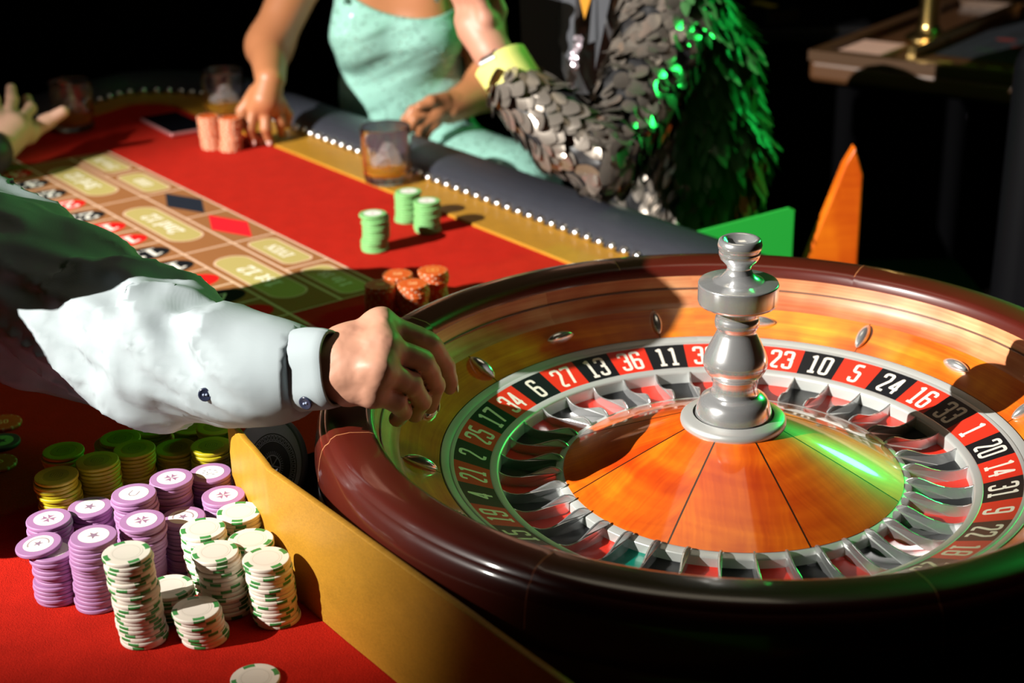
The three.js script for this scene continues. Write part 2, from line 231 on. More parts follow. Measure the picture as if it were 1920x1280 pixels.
{ // printed betting layout
  const u0 = -1.609, RU = 0.0743, v0 = 0.093, WE = 0.0685, WD = 0.0761, WN = 0.0866, S = 1780, UM = -1.72, VM = 0.12, [cv, c] = canvas(2048, 1024);
  const X = (u) => (u - UM) * S, Y = (v) => (VM - v) * S, row = (k) => u0 + RU * k, vB = v0 - WE, vC = vB - WD, vD = vC - WN, vE = vD - WN, vF = vE - WN;
  c.fillStyle = '#a01a10'; c.fillRect(0, 0, 2048, 1024);
  const rect = (a, b, p, q) => [X(a), Y(p), X(b) - X(a), Y(q) - Y(p)];
  c.fillStyle = '#99653c'; c.fillRect(...rect(row(0), row(12), v0, vF)); c.fillRect(...rect(row(12), row(12) + 0.068, vC, vF)); c.fillRect(...rect(row(-1), row(0), vC, vF));
  const red = new Set([1, 3, 5, 7, 9, 12, 14, 16, 18, 19, 21, 23, 25, 27, 30, 32, 34, 36]);
  const line = (a, p, b, q) => { c.beginPath(); c.moveTo(X(a), Y(p)); c.lineTo(X(b), Y(q)); c.stroke(); };
  c.strokeStyle = '#e3c0a4'; c.lineWidth = 7;
  for (const v of [v0, vB, vC]) line(row(0), v, row(12), v);
  line(row(-1), vC, row(12) + 0.068, vC); for (const v of [vD, vE, vF]) line(row(-1), v, row(12) + 0.068 * (v === vF ? 1 : 0), v);
  line(row(12) + 0.068, vC, row(12) + 0.068, vF); line(row(-1), vC, row(-1), vF);
  for (let k = 0; k <= 12; k++) line(row(k), k % 4 ? vC : v0, row(k), vF);
  for (let k = 2; k < 12; k += 2) line(row(k), v0, row(k), vB);
  const pill = (a, b, p, q, fill, rad) => { const [x, y, w, h] = rect(a, b, p, q); c.beginPath(); c.roundRect(x, y, w, h, rad); c.fillStyle = fill; c.fill(); c.lineWidth = 5; c.stroke(); };
  const write = (t, u, v, rot, px, sx, font) => { c.save(); c.translate(X(u), Y(v)); c.rotate(rot); c.scale(sx, 1); c.font = 'bold ' + px + 'px ' + font; c.textAlign = 'center'; c.textBaseline = 'middle'; c.fillStyle = '#f3efe2'; c.fillText(t, 0, 0); c.restore(); };
  const low = ['19 to 36', 'ODD', null, null, 'EVEN', '1 to 18'];
  for (let k = 0; k < 6; k++) {
    const a = row(2 * k), b = row(2 * k + 2), mu = (a + b) / 2, mv = (v0 + vB) / 2;
    if (low[k]) { pill(a + 0.014, b - 0.014, v0 - 0.012, vB + 0.012, '#b8a866', 26); write(low[k], mu, mv, Math.PI, 46, 0.8, 'serif'); }
    else { c.beginPath(); c.moveTo(X(a + 0.006), Y(mv)); c.lineTo(X(mu), Y(v0 - 0.005)); c.lineTo(X(b - 0.006), Y(mv)); c.lineTo(X(mu), Y(vB + 0.005)); c.closePath(); c.fillStyle = k === 2 ? '#222833' : '#e8202c'; c.fill(); }
  }
  ['3rd 12', '2nd 12', '1st 12'].forEach((t, k) => { pill(row(4 * k) + 0.05, row(4 * k + 4) - 0.05, vB - 0.012, vC + 0.012, '#b8a866', 50); write(t, row(4 * k + 2), (vB + vC) / 2, Math.PI, 62, 0.95, 'serif'); });
  for (let k = 0; k < 12; k++) for (let j = 0; j < 3; j++) {
    const n = 34 - 3 * k + j, vm = [vC, vD, vE][j] - WN / 2, um = row(k) + RU / 2;
    c.beginPath(); c.ellipse(X(um), Y(vm), 0.0265 * S, 0.0385 * S, 0, 0, 7); c.fillStyle = red.has(n) ? '#dc1a18' : '#15171a'; c.fill();
    write(String(n), um, vm, Math.PI / 2, 82, n > 9 ? 1.05 : 1.3, 'serif');
  }
  c.beginPath(); c.ellipse(X(row(12) + 0.034), Y((vD + vE) / 2), 0.026 * S, 0.06 * S, 0, 0, 7); c.fillStyle = '#0d6b35'; c.fill(); write('0', row(12) + 0.034, (vD + vE) / 2, Math.PI / 2, 90, 1.4, 'serif');
  for (let j = 0; j < 3; j++) write('2-1', row(-1) + RU / 2, [vC, vD, vE][j] - WN / 2, Math.PI / 2, 50, 1, 'serif');
  const tex = canvasTex(cv), ml = mat(1, 1, 1, 0.9, { map: tex, bumpMap: felt_bump, bumpScale: 0.0004, sheen: 0.3, sheenRoughness: 0.5, specularIntensity: 0.15 });
  const poly = new THREE.Shape(); [[row(0), v0 + 0.002], [row(12), v0 + 0.002], [row(12), vC + 0.002], [row(12) + 0.07, vC + 0.002], [row(12) + 0.07, vF - 0.002], [row(-1) - 0.002, vF - 0.002], [row(-1) - 0.002, vC + 0.002], [row(0), vC + 0.002]].forEach(([u, v], i) => i ? poly.lineTo(u, v) : poly.moveTo(u, v));
  const g = new THREE.ShapeGeometry(poly), p = g.attributes.position, uv = g.attributes.uv;
  for (let i = 0; i < p.count; i++) { const u = p.getX(i), v = p.getY(i); uv.setXY(i, (u - UM) * S / 2048, 1 - (VM - v) * S / 1024); p.setXYZ(i, ...tp(u, v, 0.0004)); }
  g.computeVertexNormals(); part('betting_layout', g, ml, table, 'printed betting layout with numbers in red and black ovals');
}
// ---------------------------------------------------------------- the roulette wheel
const wheel = thing('casino_roulette', 'polished wooden roulette wheel with numbered ring and chrome turret', 'roulette wheel');
const TH0 = 3.75838, STEP = Math.PI * 2 / 37, SEQ = [0, 32, 15, 19, 4, 21, 2, 25, 17, 34, 6, 27, 13, 36, 11, 30, 8, 23, 10, 5, 24, 16, 33, 1, 20, 14, 31, 9, 22, 18, 29, 7, 28, 12, 35, 3, 26];
const RED = new Set([1, 3, 5, 7, 9, 12, 14, 16, 18, 19, 21, 23, 25, 27, 30, 32, 34, 36]);
const polar = (r, h, a) => [r * Math.sin(a), h, -r * Math.cos(a)];
// a sector of a turned profile, a0..a1, profile [[r, h], ...]; uv = metres along the arc and the profile
function turned(prof, a0, a1, n, us = 1, vs = 1, ur = 0.3) {
  const len = [0]; for (let j = 1; j < prof.length; j++) len.push(len[j - 1] + Math.hypot(prof[j][0] - prof[j - 1][0], prof[j][1] - prof[j - 1][1]));
  return gridGeo(n, prof.length - 1, (i, j) => polar(prof[j][0], prof[j][1], a0 + (a1 - a0) * i / n), (i, j) => [(a0 + (a1 - a0) * i / n) * ur * us, len[j] * vs]);
}
{
  const D = Math.PI / 180;
  part('wheel_base', lathe([[0.001, 0.0035], [0.30, 0.0035], [0.315, 0.01], [0.32, 0.02], [0.34, 0.042], [0.345, 0.05], [0.30, 0.05], [0.262, 0.03], [0.001, 0.02]], 96), M.blackGloss, wheel, 'black lower body of the wheel');
  const rim = [[0.3175, 0.1215], [0.3185, 0.1275], [0.3215, 0.1315], [0.326, 0.1335], [0.342, 0.1355], [0.3535, 0.1345], [0.3585, 0.1315], [0.3600, 0.1285], [0.3612, 0.1275], [0.3635, 0.1262], [0.3660, 0.1225], [0.3685, 0.115], [0.3705, 0.104], [0.3712, 0.094], [0.3704, 0.085], [0.3675, 0.0785], [0.3665, 0.0762], [0.3690, 0.0742], [0.3708, 0.069], [0.3706, 0.062], [0.367, 0.054], [0.360, 0.047], [0.342, 0.043]];
  for (let k = 0; k < 8; k++) { const a = (-14 + 45 * k) * D; part('rim_segment', turned(rim, a, a + 45 * D, 40, 1, 4, 0.36), M.rimWood, wheel); part('rim_joint', turned(rim.slice(2, 14).map(([r, h]) => [r + 0.00005, h + 0.00012]), a - 0.0011, a + 0.0011, 1), M.trackWood, wheel); }
  const wall = [[0.2975, 0.0925], [0.3035, 0.0945], [0.3075, 0.0985], [0.3105, 0.1030], [0.3128, 0.1075], [0.3138, 0.1082], [0.3150, 0.1130], [0.3175, 0.1215]];
  for (let k = 0; k < 8; k++) { const a = (-30 + 45 * k) * D; part('track_segment', turned(wall, a, a + 45 * D, 40, 1, 5, 0.31), M.trackWood, wheel); }
  part('track_bead', turned([[0.3130, 0.1078], [0.3120, 0.1086], [0.3126, 0.1098], [0.3142, 0.1096]], 0, Math.PI * 2, 160), M.trackBead, wheel);
  const apron = [[0.2625, 0.0735], [0.270, 0.0775], [0.280, 0.0828], [0.290, 0.0884], [0.2975, 0.0925]];
  for (let k = 0; k < 8; k++) { const a = (-8.5 + 45 * k) * D; part('apron_panel', turned(apron, a + 0.0016, a + 45 * D - 0.0016, 30, 1.4, 5, 0.28), M.apron, wheel); part('inlay_line', turned(apron.map(([r, h]) => [r, h - 0.0003]), a - 0.0018, a + 0.0018, 1), M.inlay, wheel); }
  const canoe = new THREE.SphereGeometry(1, 28, 16); { const p = canoe.attributes.position; for (let i = 0; i < p.count; i++) { const x = p.getX(i), s = Math.pow(Math.max(0, 1 - x * x), 0.18); p.setXYZ(i, x, p.getY(i) * s, p.getZ(i) * s); } canoe.computeVertexNormals(); canoe.scale(0.0165, 0.0068, 0.0062); }
  for (let k = 0; k < 16; k++) {
    const a = (-8.5 + 22.5 * k) * D, m = part('deflector', canoe, M.chrome, wheel), r = 0.2805; m.position.set(...polar(r, 0.0845, a)); const out = V(Math.sin(a), 0.5, -Math.cos(a)).normalize(), tan = V(Math.cos(a), 0, Math.sin(a)), up = new THREE.Vector3().crossVectors(tan, out).normalize(); if (up.y < 0) up.negate();
    const xa = k % 2 ? tan : out, za = new THREE.Vector3().crossVectors(xa, up); m.quaternion.setFromRotationMatrix(new THREE.Matrix4().makeBasis(xa, up, za));
  }
  // ---- rotor
  part('outer_ring', turned([[0.2500, 0.0700], [0.2530, 0.0712], [0.2535, 0.0706], [0.2545, 0.0708], [0.2552, 0.0716], [0.2608, 0.0740], [0.2620, 0.0732], [0.2622, 0.068]], 0, Math.PI * 2, 180), M.ringMetal, wheel, 'silver outer ring');
  part('inner_ring', turned([[0.2095, 0.036], [0.2098, 0.0540], [0.2105, 0.0556], [0.2120, 0.0566], [0.2165, 0.0580], [0.2180, 0.0577]], 0, Math.PI * 2, 180), M.ringMetal, wheel, 'silver inner ring');
  // numerals
  const CW = 256, CH = 222, [cv, c] = canvas(CW * 7, CH * 6);
  const strokes = {
    0: [[[0.5, 0], [1, 0], [1, 1], [0, 1], [0, 0], [0.5, 0]]], 1: [[[0.12, 0.10], [0.58, 0], [0.58, 1]], [[0.12, 1], [1.04, 1]]], 2: [[[0, 0.24], [0, 0], [1, 0], [1, 0.34], [0, 1], [1.05, 1]]],
    3: [[[0, 0.22], [0, 0], [1, 0], [1, 0.47], [0.4, 0.47]], [[0.6, 0.47], [1, 0.47], [1, 1], [0, 1], [0, 0.78]]], 4: [[[0.78, 1], [0.78, 0], [0, 0.70], [1.1, 0.70]]], 5: [[[1, 0], [0.08, 0], [0.08, 0.42], [1, 0.42], [1, 1], [0, 1], [0, 0.78]]],
    6: [[[1, 0.22], [1, 0], [0, 0], [0, 1], [1, 1], [1, 0.46], [0.05, 0.46]]], 7: [[[0, 0.1], [0, 0], [1, 0], [0.35, 1]]], 8: [[[0.5, 0], [0.95, 0], [0.95, 0.47], [0.05, 0.47], [0.05, 0], [0.5, 0]], [[0.5, 0.47], [1, 0.47], [1, 1], [0, 1], [0, 0.47], [0.5, 0.47]]],
    9: [[[0, 0.78], [0, 1], [1, 1], [1, 0], [0, 0], [0, 0.54], [0.95, 0.54]]] };
  const digit = (d, x, y, w, h) => { for (const s of strokes[d]) { c.beginPath(); const q = s.map(([a, b]) => [x + a * w, y + b * h]); c.moveTo(...q[0]); for (let i = 1; i < q.length - 1; i++) c.arcTo(...q[i], ...q[i + 1], d === 4 || d === 7 || d === 1 ? 2 : 15); c.lineTo(...q[q.length - 1]); c.stroke(); } };
  SEQ.forEach((n, i) => {
    const x0 = (i % 7) * CW, y0 = Math.floor(i / 7) * CH; c.fillStyle = n === 0 ? '#0b6b4a' : RED.has(n) ? '#e2331f' : '#12151a'; c.fillRect(x0, y0, CW, CH);
    c.strokeStyle = '#f4eee0'; c.lineWidth = 21; c.lineJoin = 'round'; c.lineCap = 'butt'; const t = String(n), dw = 50, gap = 34, tw = t.length * dw + (t.length - 1) * gap;
    [...t].forEach((ch, k) => digit(+ch, x0 + CW / 2 - tw / 2 + k * (dw + gap), y0 + 36, dw, CH - 72));
  });
  const tex = canvasTex(cv), mc = mat(1, 1, 1, 0.38, { map: tex, clearcoat: 0.35, clearcoatRoughness: 0.25 });
  SEQ.forEach((n, i) => {
    const a = TH0 + i * STEP, x0 = (i % 7) / 7, y1 = 1 - Math.floor(i / 7) / 6, e = 0.004;
    part('number_cell', gridGeo(6, 2, (p, q) => polar(0.218 + 0.032 * q / 2, 0.0577 + 0.0123 * q / 2, a + STEP * (p / 6 - 0.5)), (p, q) => [x0 + (e + (1 - 2 * e) * p / 6) / 7, y1 - (1 - e - (1 - 2 * e) * q / 2) / 6]), mc, wheel, n === 0 ? 'green zero cell' : (RED.has(n) ? 'red' : 'black') + ' cell with the number ' + n);
    part('pocket', turned([[0.1585, 0.0425], [0.162, 0.0405], [0.180, 0.0400], [0.198, 0.0410], [0.2096, 0.0440]], a - STEP / 2, a + STEP / 2, 4), n === 0 ? M.zero : RED.has(n) ? M.red : M.ink, wheel);
  });
  // frets: thin wavy chrome walls between the pockets
  const top = [[0.2100, 0.0556], [0.2070, 0.0536], [0.2030, 0.0518], [0.1980, 0.0506], [0.1920, 0.0502], [0.1860, 0.0508], [0.1800, 0.0524], [0.1740, 0.0548], [0.1680, 0.0572], [0.1630, 0.0584], [0.1585, 0.0580], [0.1550, 0.0564], [0.1530, 0.0545]], sh = new THREE.Shape();
  sh.moveTo(0.2100, 0.036); top.forEach(([r, h]) => sh.lineTo(r, h)); sh.lineTo(0.1545, 0.0530); sh.lineTo(0.1588, 0.0500); sh.lineTo(0.1590, 0.036); sh.closePath();
  const fg = new THREE.ExtrudeGeometry(sh, { depth: 0.0012, bevelEnabled: true, bevelThickness: 0.0003, bevelSize: 0.0003, bevelSegments: 1 }).translate(0, 0, -0.0006); { const p = fg.attributes.position; for (let i = 0; i < p.count; i++) { const s = (p.getX(i) - 0.155) / 0.055; p.setZ(i, p.getZ(i) + 0.0013 * Math.sin(s * 6.283)); } fg.computeVertexNormals(); }
  for (let i = 0; i < 37; i++) { const f = part('fret', fg, M.fret, wheel); f.rotation.y = Math.PI / 2 - (TH0 + (i + 0.5) * STEP); }
  part('cone_ring', turned([[0.1500, 0.0528], [0.1535, 0.0522], [0.1580, 0.0508], [0.1588, 0.0496], [0.1588, 0.038]], 0, Math.PI * 2, 160), M.ringMetal, wheel, 'silver band around the cone');
  const cone = []; for (let k = 0; k <= 8; k++) { const r = 0.1515 - 0.108 * k / 8; cone.push([r, 0.0530 + (0.1515 - r) * 0.4364 + 0.0006 * Math.sin(k / 8 * 3.14)]); } cone.reverse();
  for (let k = 0; k < 8; k++) { const a = (-107 + 45 * k) * D; part('cone_panel', gridGeo(20, 8, (i, j) => { const w = 0.0008 / cone[j][0]; return polar(cone[j][0], cone[j][1], a + w + (45 * D - 2 * w) * i / 20); }, (i, j) => [(cone[j][0]) * 3.1 + k * 0.37, (i / 20 - 0.5) * cone[j][0] * 0.8 * 3.1 + k * 0.21]), M.cone, wheel); part('inlay_strip', gridGeo(1, 8, (i, j) => polar(cone[j][0], cone[j][1] - 0.0002, a + (i ? 1 : -1) * 0.00095 / cone[j][0])), M.inlay, wheel); }
  // ---- turret
  part('turret_base', lathe([[0.001, 0.094], [0.0440, 0.0955], [0.0462, 0.0975], [0.0470, 0.1005], [0.0466, 0.1035], [0.0440, 0.1058], [0.0380, 0.1075], [0.0360, 0.1078]], 80), M.satin, wheel, 'brushed metal base disc');
  part('turret_foot', lathe([[0.0340, 0.1070], [0.0336, 0.1090], [0.0330, 0.1130], [0.0312, 0.1180], [0.0290, 0.1225], [0.0240, 0.1255], [0.0215, 0.1268], [0.0210, 0.1280]], 80), M.chrome, wheel);
  part('turret_body', lathe([[0.0210, 0.1275], [0.0200, 0.1295], [0.0192, 0.1330], [0.0192, 0.1385], [0.0205, 0.1400], [0.0200, 0.1420], [0.0212, 0.1440], [0.0245, 0.1470], [0.0270, 0.1510], [0.0283, 0.1555], [0.0280, 0.1600], [0.0262, 0.1655], [0.0236, 0.1715], [0.0208, 0.1775], [0.0178, 0.1840], [0.0168, 0.1870], [0.0172, 0.1890], [0.0188, 0.1905], [0.0194, 0.1945], [0.0188, 0.1985], [0.0172, 0.2005], [0.0185, 0.2030], [0.0190, 0.2100]], 80), M.chrome, wheel);
  part('turret_disc', lathe([[0.0185, 0.2095], [0.0300, 0.2100], [0.0335, 0.2120], [0.0345, 0.2145], [0.0346, 0.2295], [0.0338, 0.2312], [0.0225, 0.2322], [0.0215, 0.2330], [0.0195, 0.2338], [0.0150, 0.2360], [0.0120, 0.2395]], 80), M.chrome, wheel);
  part('turret_knob', lathe([[0.0122, 0.2390], [0.0103, 0.2430], [0.0105, 0.2460], [0.0130, 0.2490], [0.0160, 0.2520], [0.0177, 0.2560], [0.0178, 0.2590], [0.0172, 0.2600], [0.0184, 0.2615], [0.0190, 0.2650], [0.0180, 0.2690], [0.0155, 0.2705], [0.0135, 0.2695], [0.0110, 0.2660], [0.0070, 0.2640], [0.0010, 0.2632]], 80), M.chrome, wheel);
}
//@@ENDWHEEL
// ---------------------------------------------------------------- chips
const CR = 0.0192, CT = 0.0037, ORD = ['lowest', 'second', 'third', 'fourth', 'fifth', 'sixth', 'seventh', 'eighth', 'ninth', 'tenth', 'eleventh', 'twelfth', 'thirteenth', 'fourteenth', 'fifteenth', 'sixteenth', 'seventeenth', 'eighteenth', 'nineteenth', 'twentieth', 'twenty-first', 'twenty-second'];
const chipBody = lathe([[0.0001, 0], [CR - 0.0010, 0], [CR - 0.0003, 0.0003], [CR, 0.0010], [CR, CT - 0.0010], [CR - 0.0003, CT - 0.0003], [CR - 0.0010, CT], [0.0001, CT]], 44);
const grooved = lathe([[0.0001, 0], [CR - 0.0010, 0], [CR, 0.0010], [CR, CT - 0.0010], [CR - 0.0003, CT - 0.0003], [CR - 0.0010, CT], [0.0126, CT], [0.0123, CT - 0.0004], [0.0120, CT - 0.0004], [0.0117, CT], [0.0001, CT]], 44);
const spotGeo = (half, r0) => { const n = 4, pr = [[r0, CT + 0.00008], [CR - 0.0010, CT + 0.00008], [CR + 0.00002, CT - 0.0007], [CR + 0.00008, CT * 0.5], [CR + 0.00002, 0.0007], [CR - 0.0010, 0.00002]]; return gridGeo(n, pr.length - 1, (i, j) => { const a = (i / n * 2 - 1) * half * (CR / Math.max(pr[j][0], 0.01)) ; return polar(pr[j][0], pr[j][1], a); }); };
const spotWide = spotGeo(0.24, 0.0146), spotThin = spotGeo(0.06, 0.0172), spotBar = spotGeo(0.17, 0.0165);
const discGeo = (r, cx, cy) => { const g = new THREE.CircleGeometry(r, 40).rotateX(-Math.PI / 2).translate(0, CT + 0.00012, 0), uv = g.attributes.uv; for (let i = 0; i < uv.count; i++) uv.setXY(i, (cx + uv.getX(i)) / 4, 1 - (cy + 1 - uv.getY(i)) / 4); return g; };
const [chipCv, cc] = canvas(1024, 1024); { // inlay prints, 4 x 4
  const cell = (i, j, bg, f) => { cc.save(); cc.translate(i * 256, j * 256); cc.fillStyle = bg; cc.fillRect(0, 0, 256, 256); cc.translate(128, 128); f(); cc.restore(); };
  const star = (n, R, r, fill) => { cc.beginPath(); for (let k = 0; k < 2 * n; k++) { const a = k * Math.PI / n - Math.PI / 2, q = k % 2 ? r : R; cc.lineTo(q * Math.cos(a), q * Math.sin(a)); } cc.closePath(); cc.fillStyle = fill; cc.fill(); };
  const cross = () => { for (let k = 0; k < 4; k++) { cc.save(); cc.rotate(k * Math.PI / 2); cc.beginPath(); cc.moveTo(0, 0); cc.lineTo(-34, -66); cc.lineTo(0, -50); cc.lineTo(34, -66); cc.closePath(); cc.fillStyle = '#9a6d8d'; cc.fill(); cc.restore(); } };
  cell(0, 0, '#efeade', () => star(5, 62, 24, '#8f7288')); cell(1, 0, '#efeade', cross);
  cell(2, 0, '#efeade', () => { cc.strokeStyle = '#84687c'; cc.lineWidth = 9; cc.beginPath(); cc.moveTo(-34, -48); cc.lineTo(-36, 5); cc.arc(0, 10, 36, Math.PI, 0, true); cc.lineTo(34, -48); cc.stroke(); });
  cell(3, 0, '#efeade', () => { cc.strokeStyle = '#9d8c90'; cc.lineWidth = 14; cc.beginPath(); cc.arc(0, 0, 88, Math.PI * 0.75, Math.PI * 1.95); cc.stroke(); star(5, 50, 20, '#8f7288'); });
  cell(0, 1, '#efeade', () => { cc.fillStyle = '#6d6470'; for (let k = 0; k < 7; k++) { const a = k * 0.9; cc.fillRect(Math.cos(a) * 62 - 12, Math.sin(a) * 48 - 5, 24, 9); } cc.font = 'bold 44px serif'; cc.textAlign = 'center'; cc.strokeStyle = '#6d6470'; cc.lineWidth = 6; cc.beginPath(); cc.arc(0, 0, 26, 0.6, 3.6); cc.stroke(); });
  cell(1, 1, '#8c8a0a', () => { cc.strokeStyle = '#5c5c0c'; cc.lineWidth = 5; cc.beginPath(); for (let k = 0; k < 6; k++) { cc.moveTo(-60 + k * 24, 40); cc.lineTo(-50 + k * 22, -40); } cc.arc(0, 0, 62, 0, 7); cc.stroke(); });
  cell(2, 1, '#cf5318', () => { cc.fillStyle = '#e8b27c'; cc.font = 'bold 150px serif'; cc.textAlign = 'center'; cc.textBaseline = 'middle'; cc.scale(0.8, 1); cc.fillText('50', 0, 0); });
  cell(3, 1, '#cf5318', () => { cc.strokeStyle = '#dd9a4c'; cc.lineWidth = 16; cc.beginPath(); cc.arc(0, 0, 80, 0, 7); cc.stroke(); star(6, 46, 22, '#dd9a4c'); });
  cell(0, 2, '#f2f2ea', () => { cc.strokeStyle = '#b9b5b0'; cc.lineWidth = 6; cc.beginPath(); cc.arc(0, 0, 90, 0, 7); cc.stroke(); star(8, 40, 22, '#b8a8a8'); });
  cell(1, 2, '#dfd5c8', () => { cc.strokeStyle = '#c2b8a6'; cc.lineWidth = 4; cc.beginPath(); cc.arc(0, 0, 108, 0, 7); cc.stroke(); });
  cell(2, 2, '#7fae6c', () => star(5, 70, 30, '#3a3f3a'));
}
const chipPrint = mat(1, 1, 1, 0.5, { map: canvasTex(chipCv) });
const CM = { white: mat(0.80, 0.72, 0.62, 0.5), green_spot: mat(0.045, 0.25, 0.055, 0.5), purple: mat(0.38, 0.185, 0.37, 0.5), yellow: mat(0.42, 0.36, 0.008, 0.45), green: mat(0.20, 0.50, 0.17, 0.5), orange: mat(0.62, 0.10, 0.012, 0.45), cream: mat(0.72, 0.45, 0.30, 0.5), grey: mat(0.06, 0.06, 0.07, 0.5) };
function chip(kind, x, y, z, turn, isTop, label, group, variant = 0, tilt = [0, 0]) {
  const c = thing((kind === 'coral' ? 'orange' : kind) + '_chip', label, 'chip', [x, y, z], 0, group); c.rotation.set(tilt[0], turn, tilt[1], 'XZY');
  if (kind === 'white') { part('chip_body', chipBody, CM.white, c); for (let k = 0; k < 4; k++) part('edge_spot', spotWide, CM.green_spot, c).rotation.y = k * Math.PI / 2; if (isTop) part('inlay', discGeo(0.0128, 1, 2), chipPrint, c); }
  if (kind === 'purple') { part('chip_body', chipBody, CM.purple, c); if (isTop) part('inlay', discGeo(0.0127, ...[[0, 0], [1, 0], [2, 0], [3, 0], [0, 1]][variant]), chipPrint, c); }
  if (kind === 'yellow') { part('chip_body', isTop ? grooved : chipBody, CM.yellow, c); if (isTop) part('inlay', discGeo(0.0112, 1, 1), chipPrint, c); }
  if (kind === 'green') { part('chip_body', chipBody, CM.green, c); if (isTop) part('inlay', discGeo(0.0125, 0, 2), chipPrint, c); }
  if (kind === 'orange') { part('chip_body', chipBody, CM.orange, c); for (let k = 0; k < 12; k++) part('edge_spot', spotThin, CM.cream, c).rotation.y = k * Math.PI / 6; if (isTop) part('inlay', discGeo(0.0115, variant ? 3 : 2, 1), chipPrint, c); }
  if (kind === 'coral') { part('chip_body', chipBody, CM.orange, c); for (let k = 0; k < 12; k++) part('edge_spot', spotBar, CM.cream, c).rotation.y = k * Math.PI / 6; }
  if (kind === 'grey') { part('chip_body', chipBody, CM.grey, c); part('inlay', discGeo(0.0125, 2, 2), chipPrint, c); }
  return c;
}
const ADJ = { white: 'green-spotted white chip', purple: 'purple chip', yellow: 'plain yellow chip', green: 'green chip', orange: 'orange chip', coral: 'cream-barred orange chip' };
// which stack: a short phrase naming what it stands by
function stack(kind, x, z, n, where, variant = 0, lean = [0, 0], topShift = [0, 0], topTilt = [0, 0]) {
  let dx = 0, dz = 0;
  for (let k = 0; k < n; k++) {
    const f = k / Math.max(1, n - 1) - 1, j = 0.0018, top = k === n - 1; if (k % 5 === 0) { dx = rr(-j, j); dz = rr(-j, j); }
    const sx = x + lean[0] * f + dx * 0.6 + rr(-j, j) * 0.55, sz = z + lean[1] * f + dz * 0.6 + rr(-j, j) * 0.55;
    const spin = kind === 'white' || kind === 'coral' ? rr(-0.9, 0.9) : rr(0, 6.28), lab = top ? `top ${ADJ[kind]} of the stack ${where}` : `${ORD[k]} ${ADJ[kind]} up in the stack ${where}`;
    chip(kind, top ? x + topShift[0] : sx, k * (CT + 0.0001) + 0.0002, top ? z + topShift[1] : sz, top && kind === 'purple' ? -0.3 + rr(-0.3, 0.3) : top && kind !== 'white' ? 0 : spin, top, lab, kind + ' chip stack ' + where, variant, top ? topTilt : [0, 0]);
  }
}
seed(21);
stack('white', -0.5032, 0.1754, 21, 'tallest and nearest the purple ones', 0, [-0.006, 0.000]);
stack('white', -0.4524, 0.1808, 8, 'shortest at the front', 0, [-0.004, 0.004]);
stack('white', -0.4815, 0.1400, 7, 'low between two taller ones', 0);
stack('white', -0.4421, 0.1373, 15, 'with a smudged face', 0, [-0.008, 0.002]);
stack('white', -0.3985, 0.1500, 15, 'at the board below the double top', 0, [-0.005, 0.001]);
stack('white', -0.4590, 0.0985, 15, 'behind the smudged one', 0, [-0.004, 0]);
stack('white', -0.4345, 0.0640, 14, 'beside the purple cross chip', 0, [-0.003, 0], [0, 0], [0, 0]);
stack('white', -0.4180, 0.1110, 14, 'leaning on its neighbour by the board', 0, [-0.003, 0], [0.001, 0.001]);
stack('purple', -0.5835, 0.1092, 12, 'at the edge with sliding top', 0, [0.001, 0.001]);
chip('purple', -0.5955, 12 * 0.0038 + 0.0015, 0.1075, -0.2, true, 'purple crescent and star chip sliding off its stack', null, 3, [0.03, 0.07]);
stack('purple', -0.5974, 0.0690, 14, 'topped with a cross by the sliding chip', 1);
stack('purple', -0.5446, 0.1204, 17, 'topped with a star beside the white ones', 0, [0.004, 0]);
stack('purple', -0.5690, 0.0420, 13, 'topped with a star before the yellow ones', 0);
stack('purple', -0.5100, 0.0960, 17, 'topped with a cross amid the purple group', 1, [0.005, 0]);
stack('purple', -0.5255, 0.0550, 18, 'topped with a horseshoe', 2);
stack('purple', -0.5004, 0.0200, 17, 'topped with a cross behind the horseshoe', 1, [0.004, 0]);
stack('purple', -0.4710, -0.0040, 15, 'topped with dotted print by the board end', 4);
stack('purple', -0.4530, 0.0330, 14, 'topped with a cross against the board', 1);
stack('purple', -0.4830, 0.0640, 13, 'topped with crescent and star in shade', 3);
const yl = ['outermost of the rear row', 'outermost of the front row', 'second in the front row', 'with a slid double top', 'third in the front row', 'in the rear row by the sleeve', 'fourth in the front row', 'last but one of the rear row', 'half behind the board end', 'last of the rear row'];
[[-0.6149, -0.0476, 16], [-0.6028, 0.0171, 18], [-0.5733, -0.0105, 18], [-0.5736, -0.0716, 16], [-0.5469, -0.0411, 17], [-0.5483, -0.1178, 13], [-0.5143, -0.0649, 14], [-0.5086, -0.1107, 14], [-0.4764, -0.0440, 17], [-0.4785, -0.0850, 17]].forEach(([x, z, n], i) => stack('yellow', x, z, n, yl[i], 0, i === 0 || i === 7 ? [-0.006, 0] : [0.001, 0], i === 3 ? [0.006, 0] : [0, 0]));
chip('white', -0.3985, 0.0003, 0.2390, 0.45, true, 'single white and green chip lying alone on the felt', null);
stack('green', -0.3800, -0.7840, 14, 'farthest from the tumbler', 0, [0.003, 0.001], [-0.004, 0]);
stack('green', -0.3440, -0.9130, 12, 'touching the tumbler base', 0, [0.001, 0], [0.002, 0.001]);
stack('green', -0.3130, -0.8630, 12, 'casting shade on the gold border', 0);
stack('orange', -0.3570, -0.5400, 10, 'nearest the layout corner', 0); stack('orange', -0.3170, -0.5405, 10, 'against the wheel rim', 0); stack('orange', -0.3380, -0.5770, 10, 'in the rear behind two others', 0); stack('orange', -0.2940, -0.5880, 10, 'farthest along the rim', 1);
stack('coral', -0.7120, -1.3490, 15, 'farther from the fingers', 0, [-0.004, 0]); stack('coral', -0.6720, -1.3340, 15, 'beside the fingers', 0, [0.001, 0]);
stack('coral', -0.6330, -1.3800, 4, 'under the fingertips', 0);
